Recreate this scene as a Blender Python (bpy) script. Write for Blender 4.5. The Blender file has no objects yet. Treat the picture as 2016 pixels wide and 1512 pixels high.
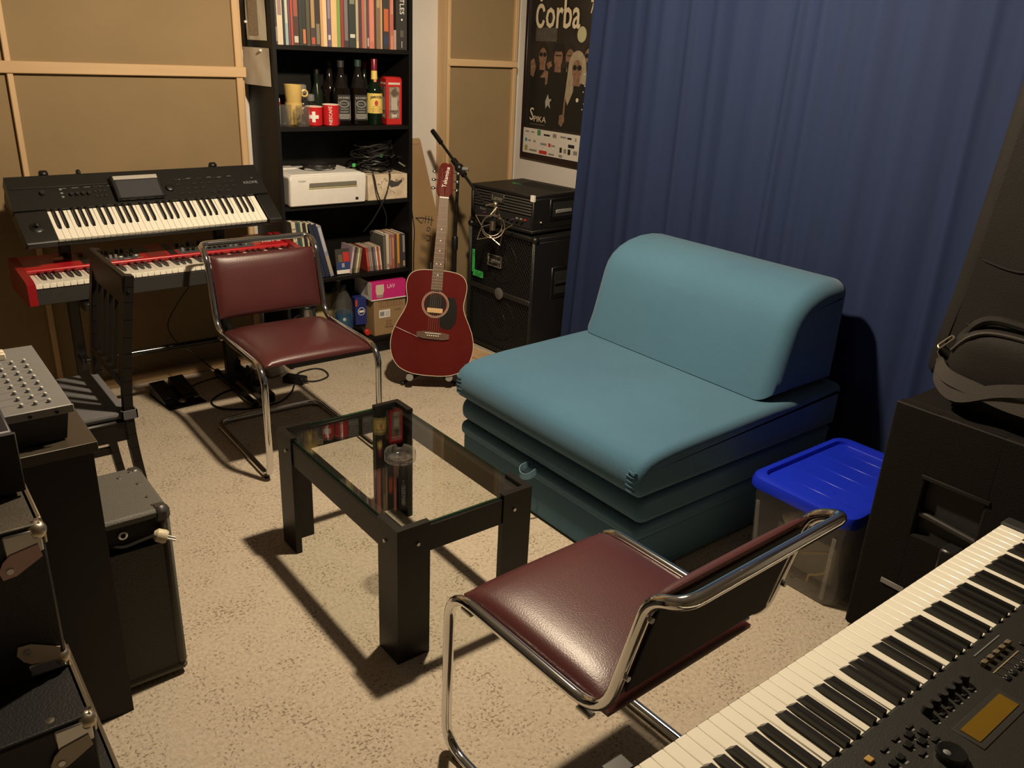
import bpy, bmesh, math, random
from mathutils import Vector, Matrix

random.seed(7)
PI = math.pi
R = math.radians
scene = bpy.context.scene
COL = scene.collection

# ---------------------------------------------------------------- camera
def setup_camera():
    f, yaw, pitch, roll = 1640.0, R(38.94979), R(21.92124), R(2.83236)
    F = Vector((math.sin(yaw)*math.cos(pitch), math.cos(yaw)*math.cos(pitch), -math.sin(pitch)))
    rt = Vector((math.cos(yaw), -math.sin(yaw), 0))
    up = rt.cross(F)
    r = math.cos(roll)*rt + math.sin(roll)*up
    u = -math.sin(roll)*rt + math.cos(roll)*up
    cd = bpy.data.cameras.new('camera')
    cd.sensor_fit = 'HORIZONTAL'
    cd.sensor_width = 36.0
    cd.lens = f/2016*36.0
    cd.clip_start = 0.05
    ob = bpy.data.objects.new('camera', cd)
    M = Matrix((r, u, -F)).transposed().to_4x4()
    M.translation = Vector((0, 0, 1.565))
    ob.matrix_world = M
    COL.objects.link(ob)
    scene.camera = ob
setup_camera()

# ---------------------------------------------------------------- world, lamp, exposure
w = bpy.data.worlds.new('world')
scene.world = w
w.use_nodes = True
w.node_tree.nodes['Background'].inputs[0].default_value = (0.9, 0.75, 0.55, 1)
w.node_tree.nodes['Background'].inputs[1].default_value = 0.0

ld = bpy.data.lights.new('ceiling_bulb', 'POINT')
ld.energy = 84.0
ld.color = (1.0, 0.80, 0.56)
ld.shadow_soft_size = 0.05
lo = bpy.data.objects.new('ceiling_bulb', ld)
lo.location = (1.427, 1.937, 2.232)
COL.objects.link(lo)

vs = scene.view_settings
vs.view_transform = 'Standard'
vs.look = 'None'
vs.gamma = 1.0
vs.use_curve_mapping = False
vs.exposure = 1.42

# ---------------------------------------------------------------- materials
def lin(h):
    if not isinstance(h, str):
        return tuple(h) + (1.0,)
    h = h.lstrip('#')
    c = [int(h[i:i+2], 16)/255 for i in (0, 2, 4)]
    return tuple(x/12.92 if x <= 0.04045 else ((x+0.055)/1.055)**2.4 for x in c) + (1.0,)

MATS = {}
def mat(name, col, rough=0.5, metal=0.0, col2=None, scale=40.0, bump=0.0, bscale=200.0, spec=0.5,
        stretch=None, detail=3.0, coat=0.0, lo=0.35, hi=0.65, sheen=0.0):
    """Principled material; col..col2 mixed by object-space noise, optional fine bump."""
    if name in MATS:
        return MATS[name]
    m = bpy.data.materials.new(name)
    m.use_nodes = True
    nt = m.node_tree
    b = nt.nodes['Principled BSDF']
    b.inputs['Base Color'].default_value = lin(col)
    b.inputs['Roughness'].default_value = rough
    b.inputs['Metallic'].default_value = metal
    b.inputs['Specular IOR Level'].default_value = spec
    b.inputs['Coat Weight'].default_value = coat
    b.inputs['Sheen Weight'].default_value = sheen
    tc = nt.nodes.new('ShaderNodeTexCoord')
    src = tc.outputs['Object']
    if stretch:
        mp = nt.nodes.new('ShaderNodeMapping')
        mp.inputs['Scale'].default_value = stretch
        nt.links.new(src, mp.inputs['Vector'])
        src = mp.outputs['Vector']
    if col2 is None:
        c = lin(col)
        col2 = tuple(min(1, x*0.95) for x in c[:3])
    n = nt.nodes.new('ShaderNodeTexNoise')
    n.inputs['Scale'].default_value = scale
    n.inputs['Detail'].default_value = detail
    nt.links.new(src, n.inputs['Vector'])
    mr = nt.nodes.new('ShaderNodeMapRange')
    mr.inputs['From Min'].default_value = lo
    mr.inputs['From Max'].default_value = hi
    nt.links.new(n.outputs['Fac'], mr.inputs['Value'])
    mx = nt.nodes.new('ShaderNodeMix')
    mx.data_type = 'RGBA'
    mx.inputs['A'].default_value = lin(col)
    mx.inputs['B'].default_value = lin(col2)
    nt.links.new(mr.outputs['Result'], mx.inputs['Factor'])
    nt.links.new(mx.outputs['Result'], b.inputs['Base Color'])
    if bump:
        n2 = nt.nodes.new('ShaderNodeTexNoise')
        n2.inputs['Scale'].default_value = bscale
        n2.inputs['Detail'].default_value = 2.0
        nt.links.new(src, n2.inputs['Vector'])
        bp = nt.nodes.new('ShaderNodeBump')
        bp.inputs['Strength'].default_value = bump
        bp.inputs['Distance'].default_value = 0.002
        nt.links.new(n2.outputs['Fac'], bp.inputs['Height'])
        nt.links.new(bp.outputs['Normal'], b.inputs['Normal'])
    MATS[name] = m
    return m

def clear_mat(name, tint, gloss=0.03, ior=1.5, haze=0.0, hazecol=(0.8, 0.8, 0.8)):
    """Thin clear sheet: transparent body, Fresnel-weighted glossy skin, optional milky share."""
    if name in MATS:
        return MATS[name]
    m = bpy.data.materials.new(name)
    m.use_nodes = True
    nt = m.node_tree
    nt.nodes.clear()
    out = nt.nodes.new('ShaderNodeOutputMaterial')
    tr = nt.nodes.new('ShaderNodeBsdfTransparent')
    tr.inputs[0].default_value = tuple(tint) + (1,)
    gl = nt.nodes.new('ShaderNodeBsdfGlossy')
    gl.inputs['Roughness'].default_value = gloss
    lw = nt.nodes.new('ShaderNodeLayerWeight')
    lw.inputs[0].default_value = 0.5
    pw = nt.nodes.new('ShaderNodeMath'); pw.operation = 'POWER'; pw.inputs[1].default_value = 5.0
    nt.links.new(lw.outputs['Facing'], pw.inputs[0])
    f0 = ((ior-1)/(ior+1))**2
    fr = nt.nodes.new('ShaderNodeMath'); fr.operation = 'MULTIPLY_ADD'
    fr.inputs[1].default_value = 1-f0; fr.inputs[2].default_value = f0
    nt.links.new(pw.outputs[0], fr.inputs[0])
    body = tr.outputs[0]
    if haze:
        df = nt.nodes.new('ShaderNodeBsdfDiffuse')
        df.inputs[0].default_value = tuple(hazecol) + (1,)
        tl = nt.nodes.new('ShaderNodeBsdfTranslucent')
        tl.inputs[0].default_value = tuple(hazecol) + (1,)
        ad = nt.nodes.new('ShaderNodeMixShader')
        ad.inputs[0].default_value = 0.5
        nt.links.new(df.outputs[0], ad.inputs[1])
        nt.links.new(tl.outputs[0], ad.inputs[2])
        mh = nt.nodes.new('ShaderNodeMixShader')
        mh.inputs[0].default_value = haze
        nt.links.new(tr.outputs[0], mh.inputs[1])
        nt.links.new(ad.outputs[0], mh.inputs[2])
        body = mh.outputs[0]
    ms = nt.nodes.new('ShaderNodeMixShader')
    nt.links.new(fr.outputs[0], ms.inputs[0])
    nt.links.new(body, ms.inputs[1])
    nt.links.new(gl.outputs[0], ms.inputs[2])
    nt.links.new(ms.outputs[0], out.inputs[0])
    MATS[name] = m
    return m

def carpet_mat():
    m = mat('carpet', (0.51, 0.44, 0.345), 0.95, col2=(0.40, 0.34, 0.262), scale=85.0, bump=1.0, bscale=150.0, spec=0.1, detail=4, lo=.38, hi=.72)
    nt = m.node_tree
    b = nt.nodes['Principled BSDF']
    base = b.inputs['Base Color'].links[0].from_socket
    tc = nt.nodes.new('ShaderNodeTexCoord')
    # flecks of darker pile, gathered in loose patches
    n1 = nt.nodes.new('ShaderNodeTexNoise'); n1.inputs['Scale'].default_value = 125.0; n1.inputs['Detail'].default_value = 1.0
    n2 = nt.nodes.new('ShaderNodeTexNoise'); n2.inputs['Scale'].default_value = 9.0; n2.inputs['Detail'].default_value = 3.0
    nt.links.new(tc.outputs['Object'], n1.inputs['Vector']); nt.links.new(tc.outputs['Object'], n2.inputs['Vector'])
    ad = nt.nodes.new('ShaderNodeMath'); ad.operation = 'MULTIPLY_ADD'
    ad.inputs[1].default_value = 0.45
    nt.links.new(n2.outputs['Fac'], ad.inputs[0]); nt.links.new(n1.outputs['Fac'], ad.inputs[2])
    mr = nt.nodes.new('ShaderNodeMapRange')
    mr.inputs['From Min'].default_value = 0.82; mr.inputs['From Max'].default_value = 0.93
    mr.inputs['To Max'].default_value = 0.85
    nt.links.new(ad.outputs[0], mr.inputs['Value'])
    mx = nt.nodes.new('ShaderNodeMix'); mx.data_type = 'RGBA'
    nt.links.new(base, mx.inputs['A'])
    mx.inputs['B'].default_value = (0.20, 0.155, 0.105, 1)
    nt.links.new(mr.outputs['Result'], mx.inputs['Factor'])
    nt.links.new(mx.outputs['Result'], b.inputs['Base Color'])
    return m

M_CARPET = carpet_mat()
M_UNSEEN = mat('unseen_wall_dark', (0.13, 0.105, 0.07), 0.9)  # unseen walls given a dark colour to cut bounced light
M_WALL = mat('white_wall_paint', (0.62, 0.59, 0.55), 0.9, bump=0.15, bscale=60, col2=(0.59, 0.56, 0.52), scale=3)
M_CEIL = mat('ceiling_paint', (0.40, 0.385, 0.36), 0.9)
M_TAN = mat('tan_panel_cloth', (0.275, 0.20, 0.11), 0.95, col2=(0.25, 0.182, 0.10), scale=3.0, bump=0.25, bscale=500, spec=0.1)
M_PINE = mat('pine_batten', (0.60, 0.415, 0.23), 0.6, col2=(0.50, 0.335, 0.175), scale=9.0, stretch=(1, 1, 0.12), bump=0.1, bscale=80)
M_PINEH = mat('pine_batten_horizontal', (0.60, 0.415, 0.23), 0.6, col2=(0.50, 0.335, 0.175), scale=9.0, stretch=(0.12, 1, 1), bump=0.1, bscale=80)
M_SHELF = mat('black_brown_shelf', (0.007, 0.006, 0.0055), 0.5, col2=(0.0055, 0.0047, 0.0044), scale=12, stretch=(1, 1, 0.1), spec=0.28)
M_BLACKW = mat('black_brown_wood', (0.0065, 0.0055, 0.005), 0.40, col2=(0.008, 0.0065, 0.0055), scale=14, stretch=(1, 1, 0.1), spec=0.28)
M_SOFA = mat('teal_sofa_cloth', (0.062, 0.148, 0.222), 0.9, col2=(0.055, 0.132, 0.205), scale=2.2, bump=0.35, bscale=420, spec=0.15, sheen=0.15)
M_CURT = mat('blue_curtain_cloth', (0.0165, 0.028, 0.078), 0.8, col2=(0.0145, 0.025, 0.069), scale=5, stretch=(1, 6, 0.15), spec=0.2, bump=0.1, bscale=300)
M_LEATH = mat('burgundy_leatherette', (0.070, 0.0165, 0.0165), 0.36, col2=(0.060, 0.014, 0.014), scale=5, bump=0.22, bscale=330, spec=0.5)
M_CHROME = mat('chrome_tube', (0.80, 0.80, 0.80), 0.10, 1.0, col2=(0.74, 0.74, 0.74), scale=8)
M_STEEL = mat('brushed_steel', (0.55, 0.55, 0.55), 0.28, 1.0)
M_BLK = mat('black_plastic', (0.006, 0.006, 0.006), 0.4)
M_BLKM = mat('matt_black', (0.010, 0.010, 0.010), 0.75)
M_BLKG = mat('gloss_black', (0.010, 0.010, 0.010), 0.14)
M_TOLEX = mat('black_tolex', (0.008, 0.0075, 0.007), 0.5, bump=0.6, bscale=260)
M_TOLEXG = mat('worn_grey_tolex', (0.085, 0.081, 0.070), 0.6, bump=0.7, bscale=260)
M_IVORY = mat('ivory_key', (0.86, 0.83, 0.72), 0.22, col2=(0.83, 0.80, 0.69), scale=4)
M_EBONY = mat('black_key_plastic', (0.012, 0.011, 0.011), 0.3)
M_DGREY = mat('dark_grey_plastic', (0.013, 0.0125, 0.0115), 0.5)
M_GREY = mat('grey_plastic', (0.20, 0.20, 0.20), 0.5)
M_LGREY = mat('light_grey_paint', (0.24, 0.24, 0.235), 0.45)
M_RED = mat('keyboard_red_lacquer', (0.42, 0.012, 0.018), 0.3)
M_WHITE = mat('white_plastic', (0.76, 0.74, 0.70), 0.4)
M_PRINTW = mat('white_print', (0.78, 0.76, 0.72), 0.6)
M_PAPER = mat('off_white_paper', (0.72, 0.66, 0.55), 0.85, col2=(0.62, 0.56, 0.46), scale=10)
M_CARD = mat('cardboard', (0.34, 0.22, 0.11), 0.9, col2=(0.30, 0.195, 0.095), scale=6)
M_GREEN = mat('green_tape', (0.05, 0.50, 0.10), 0.7)
M_GLASS = clear_mat('table_glass', (0.955, 0.968, 0.955), 0.015, 1.52)
M_GLASSE = clear_mat('glass_edge', (0.30, 0.50, 0.40), 0.05, 1.52, 0.25, (0.10, 0.22, 0.16))
M_CLEAR = clear_mat('clear_glass', (0.93, 0.93, 0.92), 0.02, 1.6, 0.05, (0.8, 0.8, 0.8))
M_TUB = clear_mat('milky_clear_plastic', (0.90, 0.90, 0.88), 0.12, 1.45, 0.20, (0.72, 0.71, 0.68))
M_LID = mat('blue_lid_plastic', (0.008, 0.026, 0.52), 0.32, col2=(0.008, 0.024, 0.48), scale=8)
M_FELT = mat('black_carpet_cover', (0.010, 0.009, 0.008), 0.95, bump=0.8, bscale=300, spec=0.1)
M_NYLON = mat('black_nylon', (0.013, 0.011, 0.0095), 0.75, bump=0.4, bscale=300, spec=0.25, col2=(0.010, 0.0085, 0.0075), scale=6)
M_WEB = mat('brown_black_webbing', (0.034, 0.029, 0.024), 0.8, bump=0.4, bscale=400)
M_GTR = mat('wine_red_guitar_lacquer', (0.105, 0.012, 0.010), 0.16, col2=(0.09, 0.010, 0.009), scale=6, stretch=(1, 0.15, 1), coat=0.5)
M_ROSE = mat('rosewood', (0.115, 0.062, 0.035), 0.5, col2=(0.085, 0.045, 0.026), scale=30, stretch=(1, 0.1, 1))
M_MAPLE = mat('pale_wood', (0.62, 0.40, 0.19), 0.5)
M_CREAM = mat('cream_binding', (0.70, 0.62, 0.48), 0.5)
M_GREYC = mat('grey_seat_cushion_cloth', (0.12, 0.12, 0.125), 0.95, bump=0.4, bscale=420, spec=0.1)
M_FOAM = mat('grey_foam', (0.30, 0.29, 0.27), 0.9)
M_BRASS = mat('worn_nickel', (0.52, 0.46, 0.36), 0.35, 1.0)

def flat(col, rough=0.6):
    key = 'paint_' + (col if isinstance(col, str) else '_'.join('%.3f' % c for c in col)).replace('#', '')
    return mat(key, col, rough)

# ---------------------------------------------------------------- mesh builder
class MB:
    def __init__(s):
        s.v = []; s.f = []
    def add(s, verts, faces, M=None):
        o = len(s.v)
        s.v += [tuple(M @ Vector(p)) if M else tuple(p) for p in verts]
        s.f += [tuple(i+o for i in f) for f in faces]
        return s
    def box(s, x0, x1, y0, y1, z0, z1, b=0.0, M=None):
        if x0 > x1: x0, x1 = x1, x0
        if y0 > y1: y0, y1 = y1, y0
        if z0 > z1: z0, z1 = z1, z0
        b = min(b, (x1-x0)*.45, (y1-y0)*.45, (z1-z0)*.45)
        if b <= 0:
            v = [(x, y, z) for z in (z0, z1) for y in (y0, y1) for x in (x0, x1)]
            f = [(0, 2, 3, 1), (4, 5, 7, 6), (0, 1, 5, 4), (2, 6, 7, 3), (0, 4, 6, 2), (1, 3, 7, 5)]
            return s.add(v, f, M)
        v = []; idx = {}
        for i, (x, dx) in enumerate(((x0, b), (x1, -b))):
            for j, (y, dy) in enumerate(((y0, b), (y1, -b))):
                for k, (z, dz) in enumerate(((z0, b), (z1, -b))):
                    idx[i, j, k] = len(v)
                    v += [(x, y+dy, z+dz), (x+dx, y, z+dz), (x+dx, y+dy, z)]
        f = []
        I = lambda i, j, k, a: idx[i, j, k]+a
        f.append((I(0,0,0,0), I(0,0,1,0), I(0,1,1,0), I(0,1,0,0)))
        f.append((I(1,0,0,0), I(1,1,0,0), I(1,1,1,0), I(1,0,1,0)))
        f.append((I(0,0,0,1), I(1,0,0,1), I(1,0,1,1), I(0,0,1,1)))
        f.append((I(0,1,0,1), I(0,1,1,1), I(1,1,1,1), I(1,1,0,1)))
        f.append((I(0,0,0,2), I(0,1,0,2), I(1,1,0,2), I(1,0,0,2)))
        f.append((I(0,0,1,2), I(1,0,1,2), I(1,1,1,2), I(0,1,1,2)))
        for k in (0, 1):
            for j in (0, 1):
                q = (I(0,j,k,1), I(0,j,k,2), I(1,j,k,2), I(1,j,k,1))
                f.append(q if (j+k) % 2 == 0 else q[::-1])
            for i in (0, 1):
                q = (I(i,0,k,0), I(i,1,k,0), I(i,1,k,2), I(i,0,k,2))
                f.append(q if (i+k) % 2 == 0 else q[::-1])
        for i in (0, 1):
            for j in (0, 1):
                q = (I(i,j,0,0), I(i,j,0,1), I(i,j,1,1), I(i,j,1,0))
                f.append(q if (i+j) % 2 == 0 else q[::-1])
                for k in (0, 1):
                    t = (I(i,j,k,0), I(i,j,k,2), I(i,j,k,1))
                    f.append(t if (i+j+k) % 2 == 0 else t[::-1])
        return s.add(v, f, M)
    def cyl(s, p0, p1, r0, r1=None, n=12, M=None):
        r1 = r0 if r1 is None else r1
        p0 = Vector(p0); p1 = Vector(p1)
        d = (p1-p0).normalized()
        a = d.orthogonal().normalized(); b = d.cross(a)
        v = []
        for p, r in ((p0, r0), (p1, r1)):
            v += [p + r*(math.cos(2*PI*i/n)*a + math.sin(2*PI*i/n)*b) for i in range(n)]
        f = [(i, (i+1) % n, n+(i+1) % n, n+i) for i in range(n)]
        f += [tuple(range(n))[::-1], tuple(range(n, 2*n))]
        return s.add(v, f, M)
    def tube(s, pts, r, n=8, closed=False, M=None):
        P = [Vector(p) for p in pts]; N = len(P)
        T = []
        for i in range(N):
            a = P[(i-1) % N] if closed or i > 0 else P[i]
            b = P[(i+1) % N] if closed or i < N-1 else P[i]
            t = (b-a)
            T.append(t.normalized() if t.length > 1e-9 else Vector((0, 0, 1)))
        nrm = T[0].orthogonal().normalized()
        v = []
        fr = []
        for i in range(N):
            nrm = (nrm - nrm.dot(T[i])*T[i])
            nrm = nrm.normalized() if nrm.length > 1e-6 else T[i].orthogonal().normalized()
            fr.append((nrm.copy(), T[i].cross(nrm)))
        if closed:                       # undo the twist left over after one lap
            n0, b0 = fr[0]
            last = (fr[-1][0] - fr[-1][0].dot(T[0])*T[0]).normalized()
            ang = math.atan2(last.dot(b0), last.dot(n0))
            fr = [(math.cos(-ang*i/N)*a+math.sin(-ang*i/N)*b, -math.sin(-ang*i/N)*a+math.cos(-ang*i/N)*b) for i, (a, b) in enumerate(fr)]
        for i in range(N):
            a, b = fr[i]
            rr = r[i] if isinstance(r, (list, tuple)) else r
            v += [P[i] + rr*(math.cos(2*PI*k/n)*a + math.sin(2*PI*k/n)*b) for k in range(n)]
        f = []
        for i in range(N if closed else N-1):
            j = (i+1) % N
            f += [(i*n+k, i*n+(k+1) % n, j*n+(k+1) % n, j*n+k) for k in range(n)]
        if not closed:
            f += [tuple(range(n))[::-1], tuple(range((N-1)*n, N*n))]
        return s.add(v, f, M)
    def lathe(s, prof, n=20, M=None, sq=0.0):
        """prof: (r, z) bottom to top; sq>0 squares the section off (superellipse)."""
        v = []; f = []
        for r, z in prof:
            for k in range(n):
                a = 2*PI*k/n
                c, d = math.cos(a), math.sin(a)
                if sq:
                    e = 2.0/(2.0+sq*6.0)
                    c = math.copysign(abs(c)**e, c); d = math.copysign(abs(d)**e, d)
                v.append((r*c, r*d, z))
        for i in range(len(prof)-1):
            f += [(i*n+k, i*n+(k+1) % n, (i+1)*n+(k+1) % n, (i+1)*n+k) for k in range(n)]
        if prof[0][0] > 1e-6: f.append(tuple(range(n))[::-1])
        if prof[-1][0] > 1e-6: f.append(tuple(range((len(prof)-1)*n, len(prof)*n)))
        return s.add(v, f, M)
    def prism(s, poly, z0, z1, M=None):
        n = len(poly)
        v = [(x, y, z0) for x, y in poly] + [(x, y, z1) for x, y in poly]
        f = [(i, (i+1) % n, n+(i+1) % n, n+i) for i in range(n)]
        f += [tuple(range(n))[::-1], tuple(range(n, 2*n))]
        return s.add(v, f, M)
    def sphere(s, c, r, n=12, m=8, sc=(1, 1, 1), M=None):
        v = []; f = []
        for j in range(m+1):
            t = PI*j/m
            for k in range(n):
                a = 2*PI*k/n
                v.append((c[0]+r*sc[0]*math.sin(t)*math.cos(a), c[1]+r*sc[1]*math.sin(t)*math.sin(a), c[2]-r*sc[2]*math.cos(t)))
        for j in range(m):
            f += [(j*n+k, j*n+(k+1) % n, (j+1)*n+(k+1) % n, (j+1)*n+k) for k in range(n)]
        return s.add(v, f, M)
    def torus(s, c, ax, R_, r, n=20, m=8, M=None):
        ax = Vector(ax).normalized(); a = ax.orthogonal().normalized(); b = ax.cross(a)
        c = Vector(c)
        return s.tube([c + R_*(math.cos(2*PI*i/n)*a + math.sin(2*PI*i/n)*b) for i in range(n)], r, m, True, M)
    def bar(s, p0, p1, wdt, hgt, up=(0, 0, 1), M=None):
        """rectangular bar from p0 to p1: wdt across, hgt along 'up'."""
        p0 = Vector(p0); p1 = Vector(p1)
        d = (p1-p0); L = d.length; d.normalize()
        u = Vector(up); u = (u-u.dot(d)*d).normalized(); c = d.cross(u)
        v = []
        for p in (p0, p1):
            v += [p+sx*c*wdt/2+sz*u*hgt/2 for sx, sz in ((-1, -1), (1, -1), (1, 1), (-1, 1))]
        f = [(0, 1, 5, 4), (1, 2, 6, 5), (2, 3, 7, 6), (3, 0, 4, 7), (3, 2, 1, 0), (4, 5, 6, 7)]
        return s.add(v, f, M)
    def ribbon(s, pts, wdt, thk, up=(0, 0, 1), M=None):
        P = [Vector(p) for p in pts]; N = len(P); v = []; U = Vector(up)
        for i in range(N):
            t = (P[min(i+1, N-1)]-P[max(i-1, 0)]).normalized()
            u = (U-U.dot(t)*t).normalized(); c = t.cross(u)
            v += [P[i]+sx*c*thk/2+sz*u*wdt/2 for sx, sz in ((-1, -1), (1, -1), (1, 1), (-1, 1))]
        f = [(4*i+k, 4*i+(k+1) % 4, 4*i+4+(k+1) % 4, 4*i+4+k) for i in range(N-1) for k in range(4)]
        f += [(3, 2, 1, 0), tuple(range(4*N-4, 4*N))]
        return s.add(v, f, M)
    def pillow(s, poly, y0, y1, rad, seg=5, M=None):
        """closed 2D profile (x,z) swept along y, ends rounded over radius rad."""
        n = len(poly)
        area = sum(poly[i][0]*poly[(i+1) % n][1]-poly[(i+1) % n][0]*poly[i][1] for i in range(n))
        if area < 0: poly = poly[::-1]
        nr = []
        for i in range(n):
            e = []
            for p, q in ((poly[i-1], poly[i]), (poly[i], poly[(i+1) % n])):
                dx, dz = q[0]-p[0], q[1]-p[1]; L = math.hypot(dx, dz) or 1
                e.append((-dz/L, dx/L))        # inward
            sx, sz = e[0][0]+e[1][0], e[0][1]+e[1][1]; L = math.hypot(sx, sz) or 1
            k = min(1.5, 2/L)
            nr.append((sx/L*k, sz/L*k))
        secs = [(y0+rad*(1-math.cos(PI/2*i/seg)), rad*(1-math.sin(PI/2*i/seg))) for i in range(seg+1)]
        secs += [(y1-(y-y0), ins) for y, ins in secs[::-1]]
        v = []; f = []
        for y, ins in secs:
            v += [(poly[i][0]+nr[i][0]*ins, y, poly[i][1]+nr[i][1]*ins) for i in range(n)]
        for k in range(len(secs)-1):
            f += [(k*n+i, k*n+(i+1) % n, (k+1)*n+(i+1) % n, (k+1)*n+i)[::-1] for i in range(n)]
        k0 = len(v); v += v[:n]+v[k0-n:k0]      # caps keep vertices of their own, so they stay flat
        f += [tuple(range(k0, k0+n)), tuple(range(k0+n, k0+2*n))[::-1]]
        return s.add(v, f, M)
    def mesh(s, name):
        me = bpy.data.meshes.new(name)
        me.from_pydata(s.v, [], s.f)
        me.validate()
        bm = bmesh.new(); bm.from_mesh(me)
        bmesh.ops.recalc_face_normals(bm, faces=bm.faces)
        bm.to_mesh(me); bm.free()
        me.polygons.foreach_set('use_smooth', [True]*len(me.polygons))
        me.set_sharp_from_angle(angle=R(38))
        return me

def obj(name, me, m=None, parent=None, M=None):
    """link a mesh (MB or mesh data) as one object"""
    if isinstance(me, MB): me = me.mesh(name)
    o = bpy.data.objects.new(name, me)
    if m is not None and not me.materials: me.materials.append(m)
    COL.objects.link(o)
    if parent is not None: o.parent = parent
    if M is not None: o.matrix_basis = M
    return o

def tag(o, label, cat, group=None):
    o['label'] = label; o['category'] = cat
    if group: o['group'] = group
    return o

def thing(name, label, cat, loc=(0, 0, 0), rz=0.0, group=None, M=None):
    o = bpy.data.objects.new(name, None)
    o.empty_display_size = 0.05
    COL.objects.link(o)
    if M is not None: o.matrix_basis = M
    else:
        o.location = loc; o.rotation_euler = (0, 0, rz)
    return tag(o, label, cat, group)

def struct(name, mb, m):
    o = obj(name, mb, m); o['kind'] = 'structure'
    return o

def frame(o, x, y):
    x = Vector(x).normalized(); y = Vector(y); y = (y-y.dot(x)*x).normalized(); z = x.cross(y)
    M = Matrix((x, y, z)).transposed().to_4x4(); M.translation = Vector(o)
    return M

FRONT_Y = lambda o: frame(o, (1, 0, 0), (0, 0, 1))        # print on a face that looks to -Y
FRONT_X = lambda o: frame(o, (0, -1, 0), (0, 0, 1))       # print on a face that looks to -X
TOP = lambda o: Matrix.Translation(Vector(o))

TXT = {}
def text_mesh(t, size, align='CENTER', ext=0.0004, sx=1.0, bold=0.0):
    k = (t, size, align, sx, bold)
    if k in TXT: return TXT[k].copy()
    c = bpy.data.curves.new('lettering', 'FONT')
    c.body = t; c.size = size; c.extrude = ext; c.align_x = align; c.align_y = 'CENTER'; c.resolution_u = 2
    c.offset = bold*size
    o = bpy.data.objects.new('lettering', c)
    COL.objects.link(o)
    bpy.context.view_layer.update()
    me = bpy.data.meshes.new_from_object(o.evaluated_get(bpy.context.evaluated_depsgraph_get()))
    if sx != 1.0: me.transform(Matrix.Diagonal((sx, 1, 1, 1)))
    bpy.data.objects.remove(o); bpy.data.curves.remove(c)
    me.materials.clear()
    TXT[k] = me
    return me.copy()

def lettering(t, size, m, parent, M, **kw):
    return obj('lettering', text_mesh(t, size, **kw), m, parent, M)

def fillet(pts, rad, n=6, closed=False):
    """round the corners of a polyline"""
    P = [Vector(p) for p in pts]; N = len(P); out = []
    for i in range(N):
        if not closed and i in (0, N-1):
            out.append(P[i]); continue
        a, b, c = P[(i-1) % N], P[i], P[(i+1) % N]
        r = rad[i] if isinstance(rad, (list, tuple)) else rad
        u = (a-b); v = (c-b)
        d = min(r, u.length*.48, v.length*.48)
        p0 = b+u.normalized()*d; p1 = b+v.normalized()*d
        for k in range(n+1):
            t = k/n
            out.append((1-t)**2*p0 + 2*t*(1-t)*b + t*t*p1)
    return out

def smooth(pts, n=6):
    """Catmull-Rom through the points"""
    P = [Vector(p) for p in pts]; out = []
    for i in range(len(P)-1):
        a = P[max(i-1, 0)]; b = P[i]; c = P[i+1]; d = P[min(i+2, len(P)-1)]
        for k in range(n):
            t = k/n
            out.append(0.5*((2*b)+(c-a)*t+(2*a-5*b+4*c-d)*t*t+(3*b-a-3*c+d)*t**3))
    out.append(P[-1])
    return out

def ellipse(cx, cy, rx, ry, n=18, a0=0, a1=2*PI):
    return [(cx+rx*math.cos(a0+(a1-a0)*i/n), cy+ry*math.sin(a0+(a1-a0)*i/n)) for i in range(n)]
# ================================================================ room shell
XR, YB, ZC = 3.23, 4.08, 2.45
XL, YF = -1.5, -1.4
struct('floor', MB().box(XL, XR, YF, YB, -0.05, 0), M_CARPET)
struct('ceiling', MB().box(XL, XR, YF, YB, ZC, ZC+0.05), M_CEIL)
struct('wall_back', MB().box(XL, XR, YB, YB+0.08, 0, ZC), M_WALL)
struct('wall_right', MB().box(XR, XR+0.08, YF, YB+0.08, 0, ZC), M_WALL)
struct('wall_left', MB().box(XL-0.08, XL, YF, YB+0.08, 0, ZC), M_UNSEEN)
struct('wall_front', MB().box(XL-0.08, XR+0.08, YF-0.08, YF, 0, ZC), M_UNSEEN)

t = thing('added_pendant_lamp', 'unseen dark metal pendant lamp added above the coffee table to block upward light', 'lamp', (1.427, 1.937, ZC))  # added fixture, out of view; its opaque shade keeps bulb light off the ceiling
obj('ceiling_rose', MB().lathe([(.05, -.0), (.05, -.012), (.02, -.03), (.006, -.035)], 20), M_BLKM, t)
obj('cord', MB().cyl((0, 0, -.03), (0, 0, -.10), .004, n=8), M_CABLE if 'M_CABLE' in globals() else M_BLKM, t)
obj('lamp_socket', MB().cyl((0, 0, -.095), (0, 0, -.150), .018, n=14), M_BLKM, t)
obj('shade', MB().lathe([(.020, -.085), (.055, -.095), (.115, -.145), (.150, -.214), (.148, -.214), (.113, -.147), (.053, -.098), (.020, -.089)], 36), M_BLKM, t)

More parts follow.
